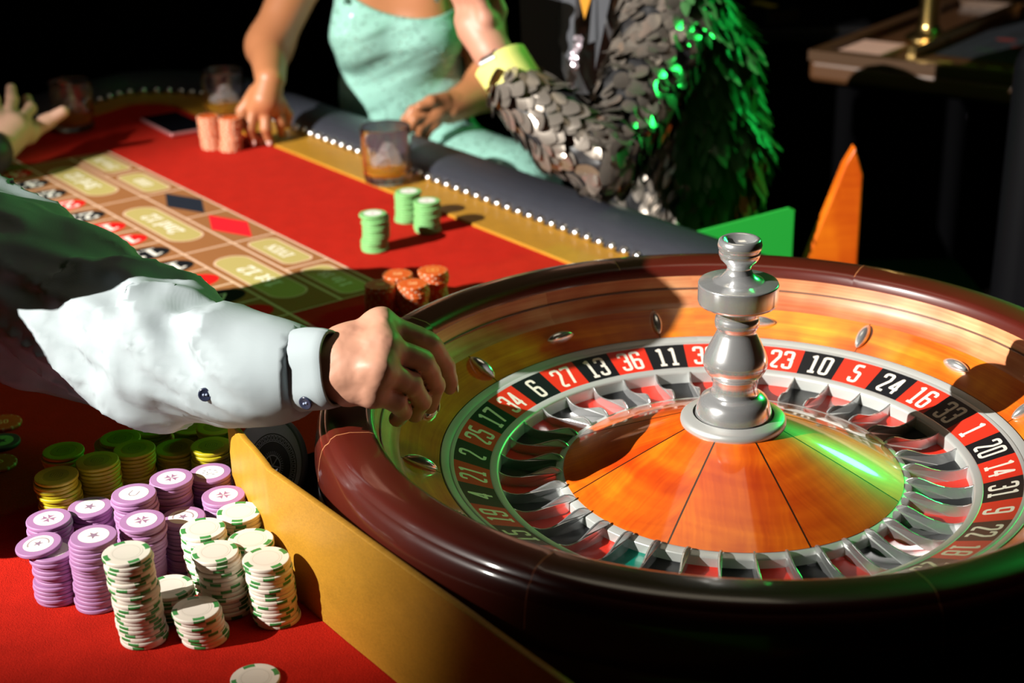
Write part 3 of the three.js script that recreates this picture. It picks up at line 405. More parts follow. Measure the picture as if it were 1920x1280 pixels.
chip('orange', -0.7360, 0.0003, -0.2350, 0.3, true, 'orange chip lying over a grey chip by the sleeve', 'loose orange chips', 0, [0.0, 0.0]);
chip('grey', -0.7240, 0.0003, -0.1890, 0.6, true, 'grey chip with green star inlay by the orange chips', null);
chip('orange', -0.7130, 0.0003, -0.2350 + 0.0950, 0.9, true, 'orange chip lying flat next to the grey chip', null, 0);
chip('orange', -0.7330, 0.0003, -0.1000, 0.2, true, 'lowest loose orange chip away from the grey chip', null, 0);
//@@ENDCHIPS
// ---------------------------------------------------------------- people
const headBones = (x, y, z, fx, fz, s = 1) => [[x, y + 0.02 * s, z, 0.088 * s, x + fx * 0.02 * s, y - 0.03 * s, z + fz * 0.02 * s, 0.076 * s], [x + fx * 0.05 * s, y - 0.05 * s, z + fz * 0.05 * s, 0.048 * s, x + fx * 0.058 * s, y - 0.085 * s, z + fz * 0.058 * s, 0.034 * s],
  [x + fx * 0.088 * s, y + 0.005 * s, z + fz * 0.088 * s, 0.008 * s, x + fx * 0.104 * s, y - 0.028 * s, z + fz * 0.104 * s, 0.011 * s], [x - fz * 0.082 * s, y, z + fx * 0.082 * s, 0.012 * s, x - fz * 0.084 * s, y - 0.03 * s, z + fx * 0.084 * s, 0.01 * s], [x + fz * 0.082 * s, y, z - fx * 0.082 * s, 0.012 * s, x + fz * 0.084 * s, y - 0.03 * s, z - fx * 0.084 * s, 0.01 * s]];
function faceParts(p, x, y, z, fx, fz, lips) {
  for (const s of [-1, 1]) { part('eye', new THREE.SphereGeometry(0.011, 14, 10).translate(x + fx * 0.082 - fz * 0.032 * s, y + 0.004, z + fz * 0.082 + fx * 0.032 * s), M.eye, p); }
  part('lips', new THREE.SphereGeometry(1, 18, 10).scale(0.022, 0.007, 0.022).translate(x + fx * 0.078, y - 0.062, z + fz * 0.078), lips, p);
}
const hairCap = (x, y, z, fx, fz, r = 0.094, drop = 0) => { const s = bonesSdf([[x - fx * 0.012, y + 0.028, z - fz * 0.012, r, x - fx * 0.03, y - 0.02 - drop, z - fz * 0.03, r * 0.9]], 0.02); const f = (px, py, pz) => Math.max(s(px, py, pz) + 0.003 * noise(px * 90, py * 25, pz * 90), -(((px - x) * -fx + (pz - z) * -fz) + 0.045 + (py - y) * 0.55)); return surface(f, [[x - 0.16, y - 0.2 - drop, z - 0.16], [x + 0.16, y + 0.16, z + 0.16]], 0.007); };
const sampled = (geo, n, minD, ok, s) => { // scattered points on a mesh: [position, normal]
  seed(s); const p = geo.attributes.position, nn = geo.attributes.normal, out = []; let tries = 0;
  while (out.length < n && tries++ < n * 25) { const i = Math.floor(rnd() * p.count), q = V(p.getX(i), p.getY(i), p.getZ(i)); if (!ok(q)) continue; if (minD && out.some((o) => o[0].distanceToSquared(q) < minD * minD)) continue; out.push([q, V(nn.getX(i), nn.getY(i), nn.getZ(i))]); }
  return out;
};
function scatter(name, geo, m, pts, dirOf, lift, tilt, sc, parent) {
  const im = new THREE.InstancedMesh(geo, m, pts.length); im.name = name; im.userData.kind = 'stuff'; im.castShadow = im.receiveShadow = true;
  pts.forEach(([q, n], i) => { const d = dirOf(q).clone(); d.addScaledVector(n, -d.dot(n)).normalize(); const a = new THREE.Vector3().crossVectors(d, n).normalize(); const R = new THREE.Matrix4().makeBasis(a, n, d); const T = new THREE.Matrix4().makeRotationFromEuler(new THREE.Euler(tilt(), rr(-0.25, 0.25), rr(-0.25, 0.25))); const s = rr(sc[0], sc[1]); im.setMatrixAt(i, new THREE.Matrix4().makeTranslation(q.x + n.x * lift, q.y + n.y * lift, q.z + n.z * lift).multiply(R).multiply(T).scale(V(s, s, s))); });
  parent.add(im); return im;
}
const leafGeo = (L, W, bow) => gridGeo(6, 4, (i, j) => { const t = i / 6, w = W * 0.5 * Math.pow(Math.sin(Math.PI * Math.min(0.98, 0.12 + t * 0.86)), 0.7), x = (j / 4 * 2 - 1) * w; return [x, bow * (t * t) + 0.0012 - 60 * x * x * 0.15, (t - 0.3) * L]; });

{ // dealer reaching over the wheel
  const p = thing('person', 'dealer in a pale blue shirt reaching one arm over the wheel', 'person');
  const knuckle = [[-0.306, 0.212, 0.035, 0.0125], [-0.303, 0.205, 0.065, 0.0128], [-0.305, 0.192, 0.081, 0.0122], [-0.312, 0.173, 0.083, 0.0110]];
  const carpal = [[-0.334, 0.199, 0.047, 0.017], [-0.333, 0.192, 0.065, 0.018], [-0.333, 0.183, 0.072, 0.018], [-0.334, 0.174, 0.070, 0.016]];
  const hand = [];
  carpal.forEach((c, i) => hand.push([...c, ...knuckle[i]]));
  hand.push([...carpal[0], ...carpal[3]], [...knuckle[0], ...knuckle[1]], [...knuckle[1], ...knuckle[2]], [...knuckle[2], ...knuckle[3]], [-0.325, 0.185, 0.05, 0.016, -0.312, 0.185, 0.055, 0.016]);
  const fingers = [
    [[-0.306, 0.212, 0.035, 0.0118], [-0.266, 0.190, 0.023, 0.0094], [-0.254, 0.162, 0.006, 0.0085], [-0.2515, 0.134, -0.008, 0.0072]],
    [[-0.303, 0.205, 0.065, 0.0118], [-0.270, 0.183, 0.047, 0.0097], [-0.2625, 0.152, 0.028, 0.0085], [-0.268, 0.126, 0.013, 0.0075]],
    [[-0.305, 0.192, 0.081, 0.0112], [-0.280, 0.170, 0.063, 0.0092], [-0.274, 0.145, 0.043, 0.0083], [-0.281, 0.126, 0.029, 0.0073]],
    [[-0.312, 0.173, 0.083, 0.0100], [-0.294, 0.157, 0.070, 0.0085], [-0.289, 0.141, 0.055, 0.0075], [-0.295, 0.129, 0.044, 0.0068]],
    [[-0.330, 0.180, 0.050, 0.0150], [-0.309, 0.158, 0.020, 0.0125], [-0.291, 0.142, 0.006, 0.0105], [-0.276, 0.129, -0.004, 0.0088]]];
  const palm = bonesSdf(hand, 0.010), fs = fingers.map((f) => bonesSdf(chain(...f), 0.003)), arm = bonesSdf(chain([-0.42, 0.176, 0.030, 0.026], [-0.362, 0.185, 0.062, 0.0235], [-0.333, 0.190, 0.066, 0.024]), 0.01);
  const hf = (x, y, z) => {
    let d = palm(x, y, z); const a = arm(x, y, z); let h = Math.max(0, 0.014 - Math.abs(d - a)) / 0.014; d = Math.min(d, a) - h * h * 0.014 * 0.25;
    let fmin = 1e9; for (const f of fs) fmin = Math.min(fmin, f(x, y, z)); h = Math.max(0, 0.006 - Math.abs(d - fmin)) / 0.006; d = Math.min(d, fmin) - h * h * 0.006 * 0.25;
    return d + 0.0005 * fbm(x * 160, y * 160, z * 160, 2) + 0.0012 * noise(x * 70, y * 70, z * 55);
  };
  const HX = -0.825, HY = 0.452, HZ = 0.010, F = [0.85, -0.52];
  const handGeo = surface(hf, [[-0.395, 0.09, -0.04], [-0.225, 0.245, 0.12]], 0.0026);
  const headGeo = bodyMesh([...headBones(HX, HY, HZ, ...F), [-0.90, 0.35, -0.01, 0.058, HX - 0.02, HY - 0.06, HZ, 0.055]], 0.03, 0.009);
  part('hand', handGeo, M.skin, p); part('head', headGeo, M.skin, p); faceParts(p, HX, HY, HZ, ...F, M.lipBrown); part('hair', hairCap(HX, HY, HZ, ...F), M.hair, p);
  for (const f of fingers.slice(0, 4)) { const b = V(...f[3].slice(0, 3)), a = V(...f[2].slice(0, 3)), d = b.clone().sub(a).normalize(), up = V(0.75, 0.3, 0.15); up.addScaledVector(d, -up.dot(d)).normalize(); const n = part('fingernail', new THREE.SphereGeometry(1, 14, 8).scale(0.0044, 0.0012, 0.0058), M.nail, p); n.position.copy(b).addScaledVector(up, f[3][3] * 0.93); n.quaternion.setFromRotationMatrix(new THREE.Matrix4().makeBasis(new THREE.Vector3().crossVectors(up, d), up, d)); }
  // shirt
  const sleeve = chain([-0.92, 0.325, -0.25, 0.078], [-0.684, 0.197, -0.148, 0.072], [-0.609, 0.172, -0.106, 0.065], [-0.540, 0.164, -0.059, 0.059], [-0.493, 0.166, -0.017, 0.050], [-0.431, 0.171, 0.025, 0.0405], [-0.408, 0.1745, 0.040, 0.0345], [-0.388, 0.178, 0.050, 0.0295], [-0.365, 0.183, 0.061, 0.0270]);
  const torso = [[-1.22, 0.02, -0.04, 0.15, -1.01, 0.27, -0.06, 0.135], [-0.945, 0.33, -0.275, 0.078, -0.965, 0.32, 0.115, 0.072], ...chain([-0.965, 0.32, 0.115, 0.068], [-1.10, 0.08, 0.17, 0.056], [-1.06, -0.12, 0.22, 0.045])];
  const ss = bonesSdf([...sleeve, ...torso], 0.035);
  const ax = V(0.52, 0.02, 0.33).normalize(), fold = (x, y, z) => { const t = x * ax.x + y * ax.y + z * ax.z, r = V(x, y, z).addScaledVector(ax, -t); const q = fbm(t * 13 + r.y * 22, r.y * 9, r.z * 12 + t * 6, 3); const w = Math.sin(t * 62 + r.y * 55 + 5 * fbm(t * 7, r.y * 9, r.z * 9, 2)); return 0.0042 * w * Math.abs(w) + 0.026 * (0.5 - Math.abs(q) * 2.2) * -0.75 + 0.010 * fbm(x * 30, y * 18, z * 30, 2); };
  const end = (x, y, z) => (x + 0.368) * 0.90 + (y - 0.183) * 0.13 + (z - 0.059) * 0.38;
  const shirtF = (x, y, z) => { const d = ss(x, y, z) + fold(x, y, z) * Math.min(1, Math.max(0.04, -(x + 0.397) * 11)); return Math.max(d, end(x, y, z)); };
  const shirt = part('shirt', surface(shirtF, [[-1.42, -0.22, -0.36], [-0.34, 0.45, 0.5]], 0.0072), M.shirt, p);
  const c0 = V(-0.401, 0.1755, 0.0445), c1 = V(-0.340, 0.1885, 0.071), cd = c1.clone().sub(c0), cl = cd.length(); cd.normalize(); const cuv = V(0, 1, 0).addScaledVector(cd, -cd.y).normalize(), cw = new THREE.Vector3().crossVectors(cd, cuv);
  const cuffP = (t, a, ro) => { const rad = ro + 0.0022 * Math.sin(a * 3 + 1) + 0.0018 * noise(Math.cos(a) * 2, Math.sin(a) * 2, t * 3); return c0.clone().addScaledVector(cd, t * cl).addScaledVector(cuv, Math.cos(a) * rad * 1.04).addScaledVector(cw, Math.sin(a) * rad * 0.95).toArray(); };
  const cuff = part('cuff', gridGeo(18, 48, (i, j) => { const a = j / 48 * 6.28319, inner = i > 9, t = inner ? 1 - (i - 10) / 8 * 0.7 : i / 9; return cuffP(t, a, (inner ? 0.0290 : 0.0330 + (i === 9 ? -0.0010 : 0)) - 0.0008 * t); }, (i, j) => [i * 0.004, j * 0.004]), M.shirt, p);
  const button = lathe([[0.0001, 0], [0.0056, 0], [0.0060, 0.0006], [0.0058, 0.0018], [0.0048, 0.0022], [0.0042, 0.0016], [0.0001, 0.0016]], 28), hole = new THREE.SphereGeometry(0.0011, 8, 6).translate(0.0012, 0.0016, 0);
  const toCam = V(0.10, 0.40, 0.90).normalize();
  const onShirt = (x, y, z, f) => { const q = V(x, y, z); for (let k = 0; k < 60; k++) { const d = f(q.x, q.y, q.z); if (Math.abs(d) < 0.0003) break; q.addScaledVector(toCam, -d * 0.8); } return q; };
  const b1 = c0.clone().addScaledVector(cd, cl * 0.72).addScaledVector(cuv, -0.0175).add(V(-0.011, 0, 0.0262)), b2 = onShirt(-0.452, 0.163, 0.06, shirtF);
  for (const [q, n] of [[b1, V(-0.42, -0.12, 1).normalize()], [b2, V(0, 0.15, 1).normalize()]]) { const b = part('button', button, M.button, q === b1 ? cuff : shirt); b.position.copy(q); b.quaternion.setFromUnitVectors(V(0, 1, 0), n); part('button_thread', mergeGeometries([hole, hole.clone().rotateY(Math.PI)]), M.thread, b); }
  part('collar', lathe([[0.066, 0], [0.074, 0.02], [0.062, 0.042], [0.058, 0.04], [0.066, 0.02]], 32).translate(-0.90, 0.335, -0.005), M.shirt, p);
  part('trousers', bodyMesh([[-1.24, 0.0, -0.10, 0.13, -1.24, 0.0, 0.04, 0.13], ...chain([-1.24, -0.05, -0.12, 0.11], [-1.22, -0.40, -0.14, 0.08], [-1.24, -0.70, -0.14, 0.06]), ...chain([-1.24, -0.05, 0.06, 0.11], [-1.22, -0.40, 0.08, 0.08], [-1.24, -0.70, 0.08, 0.06])], 0.04, 0.018), M.navy, p);
}
{ // woman in the mint dress
  const p = thing('person', 'woman in a mint sequinned dress with fingertips on the felt', 'person');
  const HX = -0.40, HY = 0.46, HZ = -1.60, F = [0.12, 0.99];
  const torso = [...chain([-0.385, -0.13, -1.62, 0.125], [-0.388, 0.055, -1.585, 0.100], [-0.392, 0.165, -1.580, 0.108], [-0.400, 0.262, -1.620, 0.062]), [-0.45, 0.165, -1.505, 0.054, -0.45, 0.20, -1.52, 0.045], [-0.335, 0.165, -1.505, 0.054, -0.335, 0.20, -1.52, 0.045], [-0.557, 0.268, -1.625, 0.045, -0.249, 0.262, -1.636, 0.045], [-0.34, 0.03, -1.575, 0.075, -0.42, 0.03, -1.590, 0.072]];
  const legs = [...chain([-0.43, -0.145, -1.63, 0.10], [-0.45, -0.17, -1.50, 0.08]), ...chain([-0.32, -0.12, -1.57, 0.105], [-0.190, -0.085, -1.295, 0.086])];
  const shins = [...chain([-0.45, -0.17, -1.50, 0.07], [-0.45, -0.45, -1.51, 0.055], [-0.45, -0.74, -1.52, 0.035]), ...chain([-0.190, -0.09, -1.295, 0.07], [-0.20, -0.45, -1.33, 0.055], [-0.21, -0.74, -1.36, 0.035])];
  const arms = [...chain([-0.557, 0.272, -1.620, 0.046], [-0.624, 0.140, -1.525, 0.038], [-0.603, 0.112, -1.375, 0.0265]), ...chain([-0.249, 0.265, -1.636, 0.044], [-0.222, 0.062, -1.515, 0.039], [-0.300, 0.040, -1.430, 0.027])];
  const bodyG = bodyMesh([...torso, ...legs, ...shins, ...arms, [-0.400, 0.27, -1.62, 0.05, HX, HY - 0.07, HZ, 0.048]], 0.03, 0.0095);
  const h1 = [[-0.603, 0.112, -1.375, 0.024, -0.612, 0.080, -1.362, 0.028], [-0.628, 0.072, -1.356, 0.013, -0.596, 0.070, -1.366, 0.013], ...chain([-0.630, 0.070, -1.356, 0.0115], [-0.641, 0.034, -1.346, 0.0092], [-0.637, 0.0105, -1.350, 0.0075]), ...chain([-0.612, 0.066, -1.358, 0.0115], [-0.613, 0.034, -1.345, 0.0092], [-0.610, 0.0105, -1.352, 0.0075]), ...chain([-0.598, 0.066, -1.364, 0.011], [-0.590, 0.038, -1.368, 0.0088], [-0.592, 0.014, -1.380, 0.0073]), ...chain([-0.588, 0.074, -1.372, 0.0095], [-0.578, 0.048, -1.386, 0.0078], [-0.582, 0.026, -1.396, 0.0065]), ...chain([-0.630, 0.092, -1.372, 0.013], [-0.655, 0.060, -1.368, 0.0105], [-0.658, 0.036, -1.362, 0.0085])];
  const h2 = [[-0.300, 0.040, -1.430, 0.024, -0.335, 0.036, -1.405, 0.027], ...chain([-0.345, 0.046, -1.400, 0.011], [-0.372, 0.040, -1.385, 0.0088], [-0.388, 0.026, -1.378, 0.0072]), ...chain([-0.345, 0.036, -1.392, 0.011], [-0.370, 0.026, -1.374, 0.0088], [-0.380, 0.008, -1.372, 0.0072]), ...chain([-0.340, 0.024, -1.392, 0.0105], [-0.362, 0.010, -1.380, 0.0085], [-0.366, -0.008, -1.380, 0.007]), ...chain([-0.332, 0.014, -1.396, 0.0095], [-0.350, 0.000, -1.390, 0.0078], [-0.352, -0.014, -1.392, 0.0065]), ...chain([-0.318, 0.052, -1.405, 0.0125], [-0.340, 0.056, -1.382, 0.0105], [-0.360, 0.050, -1.372, 0.0085])];
  part('body', mergeGeometries([bodyG, bodyMesh(h1, 0.006, 0.0034), bodyMesh(h2, 0.006, 0.0034).translate(0.012, 0.008, -0.010), bodyMesh(headBones(HX, HY, HZ, ...F, 0.95), 0.03, 0.009)]), M.skinTan, p); faceParts(p, HX, HY, HZ, ...F, M.lipRed); part('hair', hairCap(HX, HY, HZ, ...F, 0.094, 0.08), M.hair, p);
  for (const [x, y, z] of [[-0.637, 0.010, -1.3435], [-0.610, 0.010, -1.3455]]) part('fingernail', new THREE.SphereGeometry(1, 12, 8).scale(0.0046, 0.007, 0.0014).translate(x, y, z), M.nail, p);
  const ds = bonesSdf([...torso.slice(0, 5), torso[6], ...legs], 0.035), neck = (x) => 0.196 + 2.6 * (x + 0.345) * (x + 0.345);
  const dressF = (x, y, z) => { const wrinkle = 0.006 * fbm(x * 5 + y * 9, y * 26 - x * 12, z * 6, 3) + 0.0035 * Math.abs(noise(x * 7, y * 38 - x * 16, 3)); return Math.max(ds(x, y, z) - 0.007 + wrinkle, z < -1.62 ? y - 0.16 : y - neck(x)); };
  const dressG = surface(dressF, [[-0.60, -0.30, -1.78], [-0.06, 0.32, -1.10]], 0.0062), dress = part('dress', dressG, M.dress, p);
  for (const x of [-0.475, -0.315]) part('strap', new THREE.TubeGeometry(new THREE.CatmullRomCurve3([V(x, 0.225, -1.47), V(x, 0.29, -1.56), V(x, 0.315, -1.62), V(x, 0.26, -1.70)]), 20, 0.004, 8), M.dress, p);
  const pts = sampled(dressG, 2600, 0, (q) => q.z > -1.60, 5); scatter('sequins', new THREE.CircleGeometry(0.0021, 8).rotateX(-Math.PI / 2), M.sequin, pts, () => V(0, -1, 0.2), 0.0008, () => rr(-0.3, 0.3), [0.8, 1.2], dress);
}
{ // man in the scaled jacket
  const p = thing('person', 'person in a metallic scaled jacket leaning an elbow on the armrest', 'person');
  const HX = -0.03, HY = 0.47, HZ = -1.20, F = [-0.62, 0.78], E0 = [-0.058, 0.096, -0.885, 0.047], W0 = [-0.176, 0.178, -0.950, 0.041];
  const armB = chain([0.06, 0.245, -1.11, 0.075], [-0.005, 0.150, -0.985, 0.056], E0, [-0.115, 0.128, -0.912, 0.047], W0);
  const torso = [...chain([0.08, -0.18, -1.28, 0.13], [0.05, 0.08, -1.26, 0.14], [0.03, 0.20, -1.24, 0.125]), [0.06, 0.245, -1.12, 0.075, -0.06, 0.25, -1.36, 0.075], ...chain([-0.06, 0.25, -1.36, 0.07], [-0.05, 0.02, -1.42, 0.06], [0.0, -0.12, -1.36, 0.05])];
  const cape = chain([0.06, 0.27, -1.14, 0.07], [0.11, 0.17, -1.14, 0.075], [0.125, 0.04, -1.12, 0.078], [0.115, -0.08, -1.09, 0.075]);
  const wr = (x, y, z) => 0.006 * fbm(x * 22, y * 22, z * 22, 3) + 0.004 * noise(x * 60, y * 60, z * 60);
  const armG = bodyMesh(armB, 0.02, 0.0062, wr), torG = bodyMesh([...torso, ...cape], 0.04, 0.011, wr);
  const jacket = part('jacket', mergeGeometries([armG, torG]), M.jacket, p);
  const arm1 = V(...E0.slice(0, 3)), wr1 = V(...W0.slice(0, 3)), fore = arm1.clone().sub(wr1).normalize(), upper = arm1.clone().sub(V(0.06, 0.245, -1.11)).normalize();
  scatter('scales', leafGeo(0.036, 0.026, 0.003), M.scale, sampled(armG, 620, 0.0075, (q) => q.z > -1.15, 8), (q) => (q.x < -0.075 ? fore : upper), 0.002, () => rr(-0.35, 0.05), [0.7, 1.15], jacket);
  scatter('chest_scales', leafGeo(0.030, 0.020, 0.003), M.scale, sampled(torG, 420, 0.010, (q) => q.z > -1.25 && q.x < 0.12 && q.x > -0.02, 9), () => V(0, -1, 0.1), 0.002, () => rr(-0.4, 0.05), [0.7, 1.1], jacket);
  scatter('feathers', leafGeo(0.062, 0.018, 0.008), M.feather, sampled(torG, 1500, 0.007, (q) => q.x > 0.07 && q.y > -0.2, 10), () => V(0.15, -1, 0.25), 0.003, () => rr(-0.28, 0.05), [0.6, 1.1], jacket);
  // forearm, hand, head
  const wristD = wr1.clone().sub(arm1).normalize();
  const fistB = [[-0.176, 0.178, -0.950, 0.027, -0.216, 0.232, -0.990, 0.027], ...chain([-0.216, 0.232, -0.990, 0.028], [-0.236, 0.262, -1.018, 0.032]), [-0.222, 0.275, -0.998, 0.016, -0.255, 0.268, -1.035, 0.016]];
  for (let k = 0; k < 4; k++) { const o = [-0.222 - 0.0105 * k, 0.279 - 0.002 * k, -0.995 - 0.0135 * k]; fistB.push(...chain([...o, 0.0118], [o[0] - 0.012, o[1] + 0.036, o[2] - 0.002, 0.0102], [o[0] + 0.010, o[1] + 0.050, o[2] - 0.022, 0.009], [o[0] + 0.022, o[1] + 0.034, o[2] - 0.030, 0.0082])); }
  fistB.push(...chain([-0.214, 0.245, -1.010, 0.014], [-0.205, 0.285, -1.020, 0.0115], [-0.212, 0.312, -1.022, 0.0095]));
  part('hand', bodyMesh(fistB, 0.009, 0.0036), M.skinMan, p); part('head', bodyMesh([...headBones(HX, HY, HZ, ...F), [0.01, 0.28, -1.24, 0.062, HX + 0.01, HY - 0.07, HZ - 0.01, 0.057]], 0.03, 0.009), M.skinMan, p); faceParts(p, HX, HY, HZ, ...F, M.lipBrown); part('hair', hairCap(HX, HY, HZ, ...F), M.hair, p);
  const q0 = V(-0.166, 0.166, -0.943), q1 = V(-0.204, 0.219, -0.980), dd = q1.clone().sub(q0), dl = dd.length(); dd.normalize(); const du = V(0, 0, 1).addScaledVector(dd, -dd.z).normalize(), dw = new THREE.Vector3().crossVectors(dd, du);
  part('cuff', gridGeo(12, 40, (i, j) => { const a = j / 40 * 6.28319, inn = i > 6, t = inn ? 1 - (i - 7) / 5 * 0.6 : i / 6, r = (inn ? 0.036 : 0.0395) + 0.0012 * Math.sin(a * 4) + 0.0015 * t; return q0.clone().addScaledVector(dd, t * dl).addScaledVector(du, Math.cos(a) * r).addScaledVector(dw, Math.sin(a) * r).toArray(); }), M.yellowCuff, p, 'bright yellow shirt cuff');
  const wat = new THREE.Group(); wat.name = 'wristwatch'; p.add(wat); wat.position.copy(q1).addScaledVector(dd, 0.002).addScaledVector(du, 0.024).addScaledVector(dw, -0.006); wat.quaternion.setFromRotationMatrix(new THREE.Matrix4().makeBasis(dw, du, dd));
  part('watch_case', new RoundedBoxGeometry(0.036, 0.009, 0.036, 3, 0.004).translate(0, 0.004, 0), M.satin, wat); part('watch_face', new RoundedBoxGeometry(0.029, 0.002, 0.029, 2, 0.001).translate(0, 0.009, 0), M.screenBlack, wat);
  // lapels, bow, vest trim (drawn on the chest plane facing the table)
  const slab = (pts, th, m, name, label) => { const c = pts.map((a) => V(...a)), nrm = c[1].clone().sub(c[0]).cross(c[2].clone().sub(c[0])).normalize(); if (nrm.z < 0) nrm.negate(); const n = c.length, pos = [], idx = []; for (const s of [0, th]) for (const q of c) pos.push(...q.clone().addScaledVector(nrm, s).toArray()); for (let i = 1; i < n - 1; i++) idx.push(0, i, i + 1, n, n + i + 1, n + i); for (let i = 0; i < n; i++) { const j = (i + 1) % n; idx.push(i, j, n + j, i, n + j, n + i); } let g = new THREE.BufferGeometry(); g.setAttribute('position', new THREE.Float32BufferAttribute(pos, 3)); g.setIndex(idx); g = g.toNonIndexed(); g.computeVertexNormals(); return part(name, g, m, p, label); };
  const LP = (u, v) => [-0.175 + (u - 960) * 0.000795, 0.305 - v * 0.00074, -1.118 + v * 0.00040];
  slab([LP(1046, -60), LP(1078, -60), LP(1066, 70), LP(1062, 165), LP(1034, 108), LP(1042, 90)], 0.004, M.satinLapel, 'lapel'); slab([LP(1112, -60), LP(1160, -60), LP(1128, 60), LP(1103, 160), LP(1112, 105), LP(1092, 112)], 0.004, M.satinLapel, 'lapel');
  slab([LP(1066, -40), LP(1104, -40), LP(1098, 12), LP(1101, 22), LP(1086, 66), LP(1078, 30)], 0.007, M.orangeSilk, 'neck_scarf', 'orange silk scarf end');
  slab([LP(960, -80), LP(1048, -80), LP(1040, 160), LP(1064, 230), LP(1000, 240), LP(965, 120)], 0.003, M.charcoal, 'waistcoat');
  const trim = []; seed(31); for (let k = 0; k < 160; k++) { const t = rnd(); trim.push([V(...LP(1074 - 22 * t + rr(-7, 7), 95 + 110 * t)).add(V(0, 0, 0.006)), V(-0.3, 0.3, 0.9).normalize()]); } scatter('vest_sequins', new THREE.CircleGeometry(0.0022, 8).rotateX(-Math.PI / 2), M.sequinRose, trim, () => V(0, -1, 0), 0.001, () => rr(-0.6, 0.6), [0.7, 1.2], p);
  part('trousers', bodyMesh([...chain([0.10, -0.20, -1.30, 0.11], [0.10, -0.30, -1.12, 0.08], [0.10, -0.70, -1.16, 0.06]), ...chain([0.12, -0.20, -1.34, 0.11], [0.06, -0.30, -1.48, 0.08], [0.04, -0.70, -1.48, 0.06])], 0.04, 0.018), M.navy, p);
}
{ // another dealer, one hand open over the layout
  const p = thing('person', 'dark-clothed dealer holding an open hand over the layout', 'person');
  const hb = [[-0.93, 0.125, -0.84, 0.030, -0.905, 0.150, -0.895, 0.030], [-0.93, 0.160, -0.89, 0.02, -0.892, 0.138, -0.915, 0.018], ...chain([-0.890, 0.138, -0.925, 0.0150], [-0.864, 0.152, -0.942, 0.0120], [-0.836, 0.167, -0.948, 0.0100]), ...chain([-0.900, 0.160, -0.915, 0.0125], [-0.893, 0.172, -0.955, 0.0100], [-0.905, 0.182, -0.985, 0.0085]), ...chain([-0.915, 0.168, -0.905, 0.0125], [-0.918, 0.190, -0.945, 0.0102], [-0.924, 0.204, -0.968, 0.0088]), ...chain([-0.930, 0.170, -0.895, 0.0118], [-0.942, 0.196, -0.925, 0.0095], [-0.954, 0.214, -0.945, 0.0082]), ...chain([-0.942, 0.166, -0.882, 0.0105], [-0.960, 0.190, -0.900, 0.0085], [-0.975, 0.208, -0.915, 0.0075])];
  const HX = -1.92, HY = 0.62, HZ = -1.08, F = [0.95, -0.1];
  part('hand', bodyMesh(hb, 0.008, 0.0034).translate(-0.105, -0.082, -0.338), M.skinPale, p); part('head', bodyMesh([...headBones(HX, HY, HZ, ...F), [-1.98, 0.46, -1.08, 0.06, HX - 0.02, HY - 0.07, HZ, 0.056]], 0.03, 0.009), M.skinPale, p); faceParts(p, HX, HY, HZ, ...F, M.lipBrown); part('hair', hairCap(HX, HY, HZ, ...F), M.hair, p);
  part('jacket', bodyMesh([...chain([-1.035, 0.048, -1.165, 0.040], [-1.42, 0.10, -1.00, 0.058], [-1.92, 0.40, -0.90, 0.08]), ...chain([-2.02, -0.12, -1.08, 0.15], [-1.98, 0.25, -1.08, 0.16]), [-1.92, 0.40, -0.90, 0.08, -1.96, 0.40, -1.28, 0.08], ...chain([-1.96, 0.40, -1.28, 0.075], [-2.02, 0.1, -1.36, 0.06], [-2.0, -0.1, -1.34, 0.05])], 0.04, 0.011, (x, y, z) => 0.006 * fbm(x * 20, y * 20, z * 20, 2)), M.jacket, p);
  part('trousers', bodyMesh([...chain([-2.04, -0.12, -1.0, 0.12], [-2.04, -0.70, -0.98, 0.07]), ...chain([-2.04, -0.12, -1.18, 0.12], [-2.04, -0.70, -1.2, 0.07])], 0.04, 0.018), M.navy, p);
}
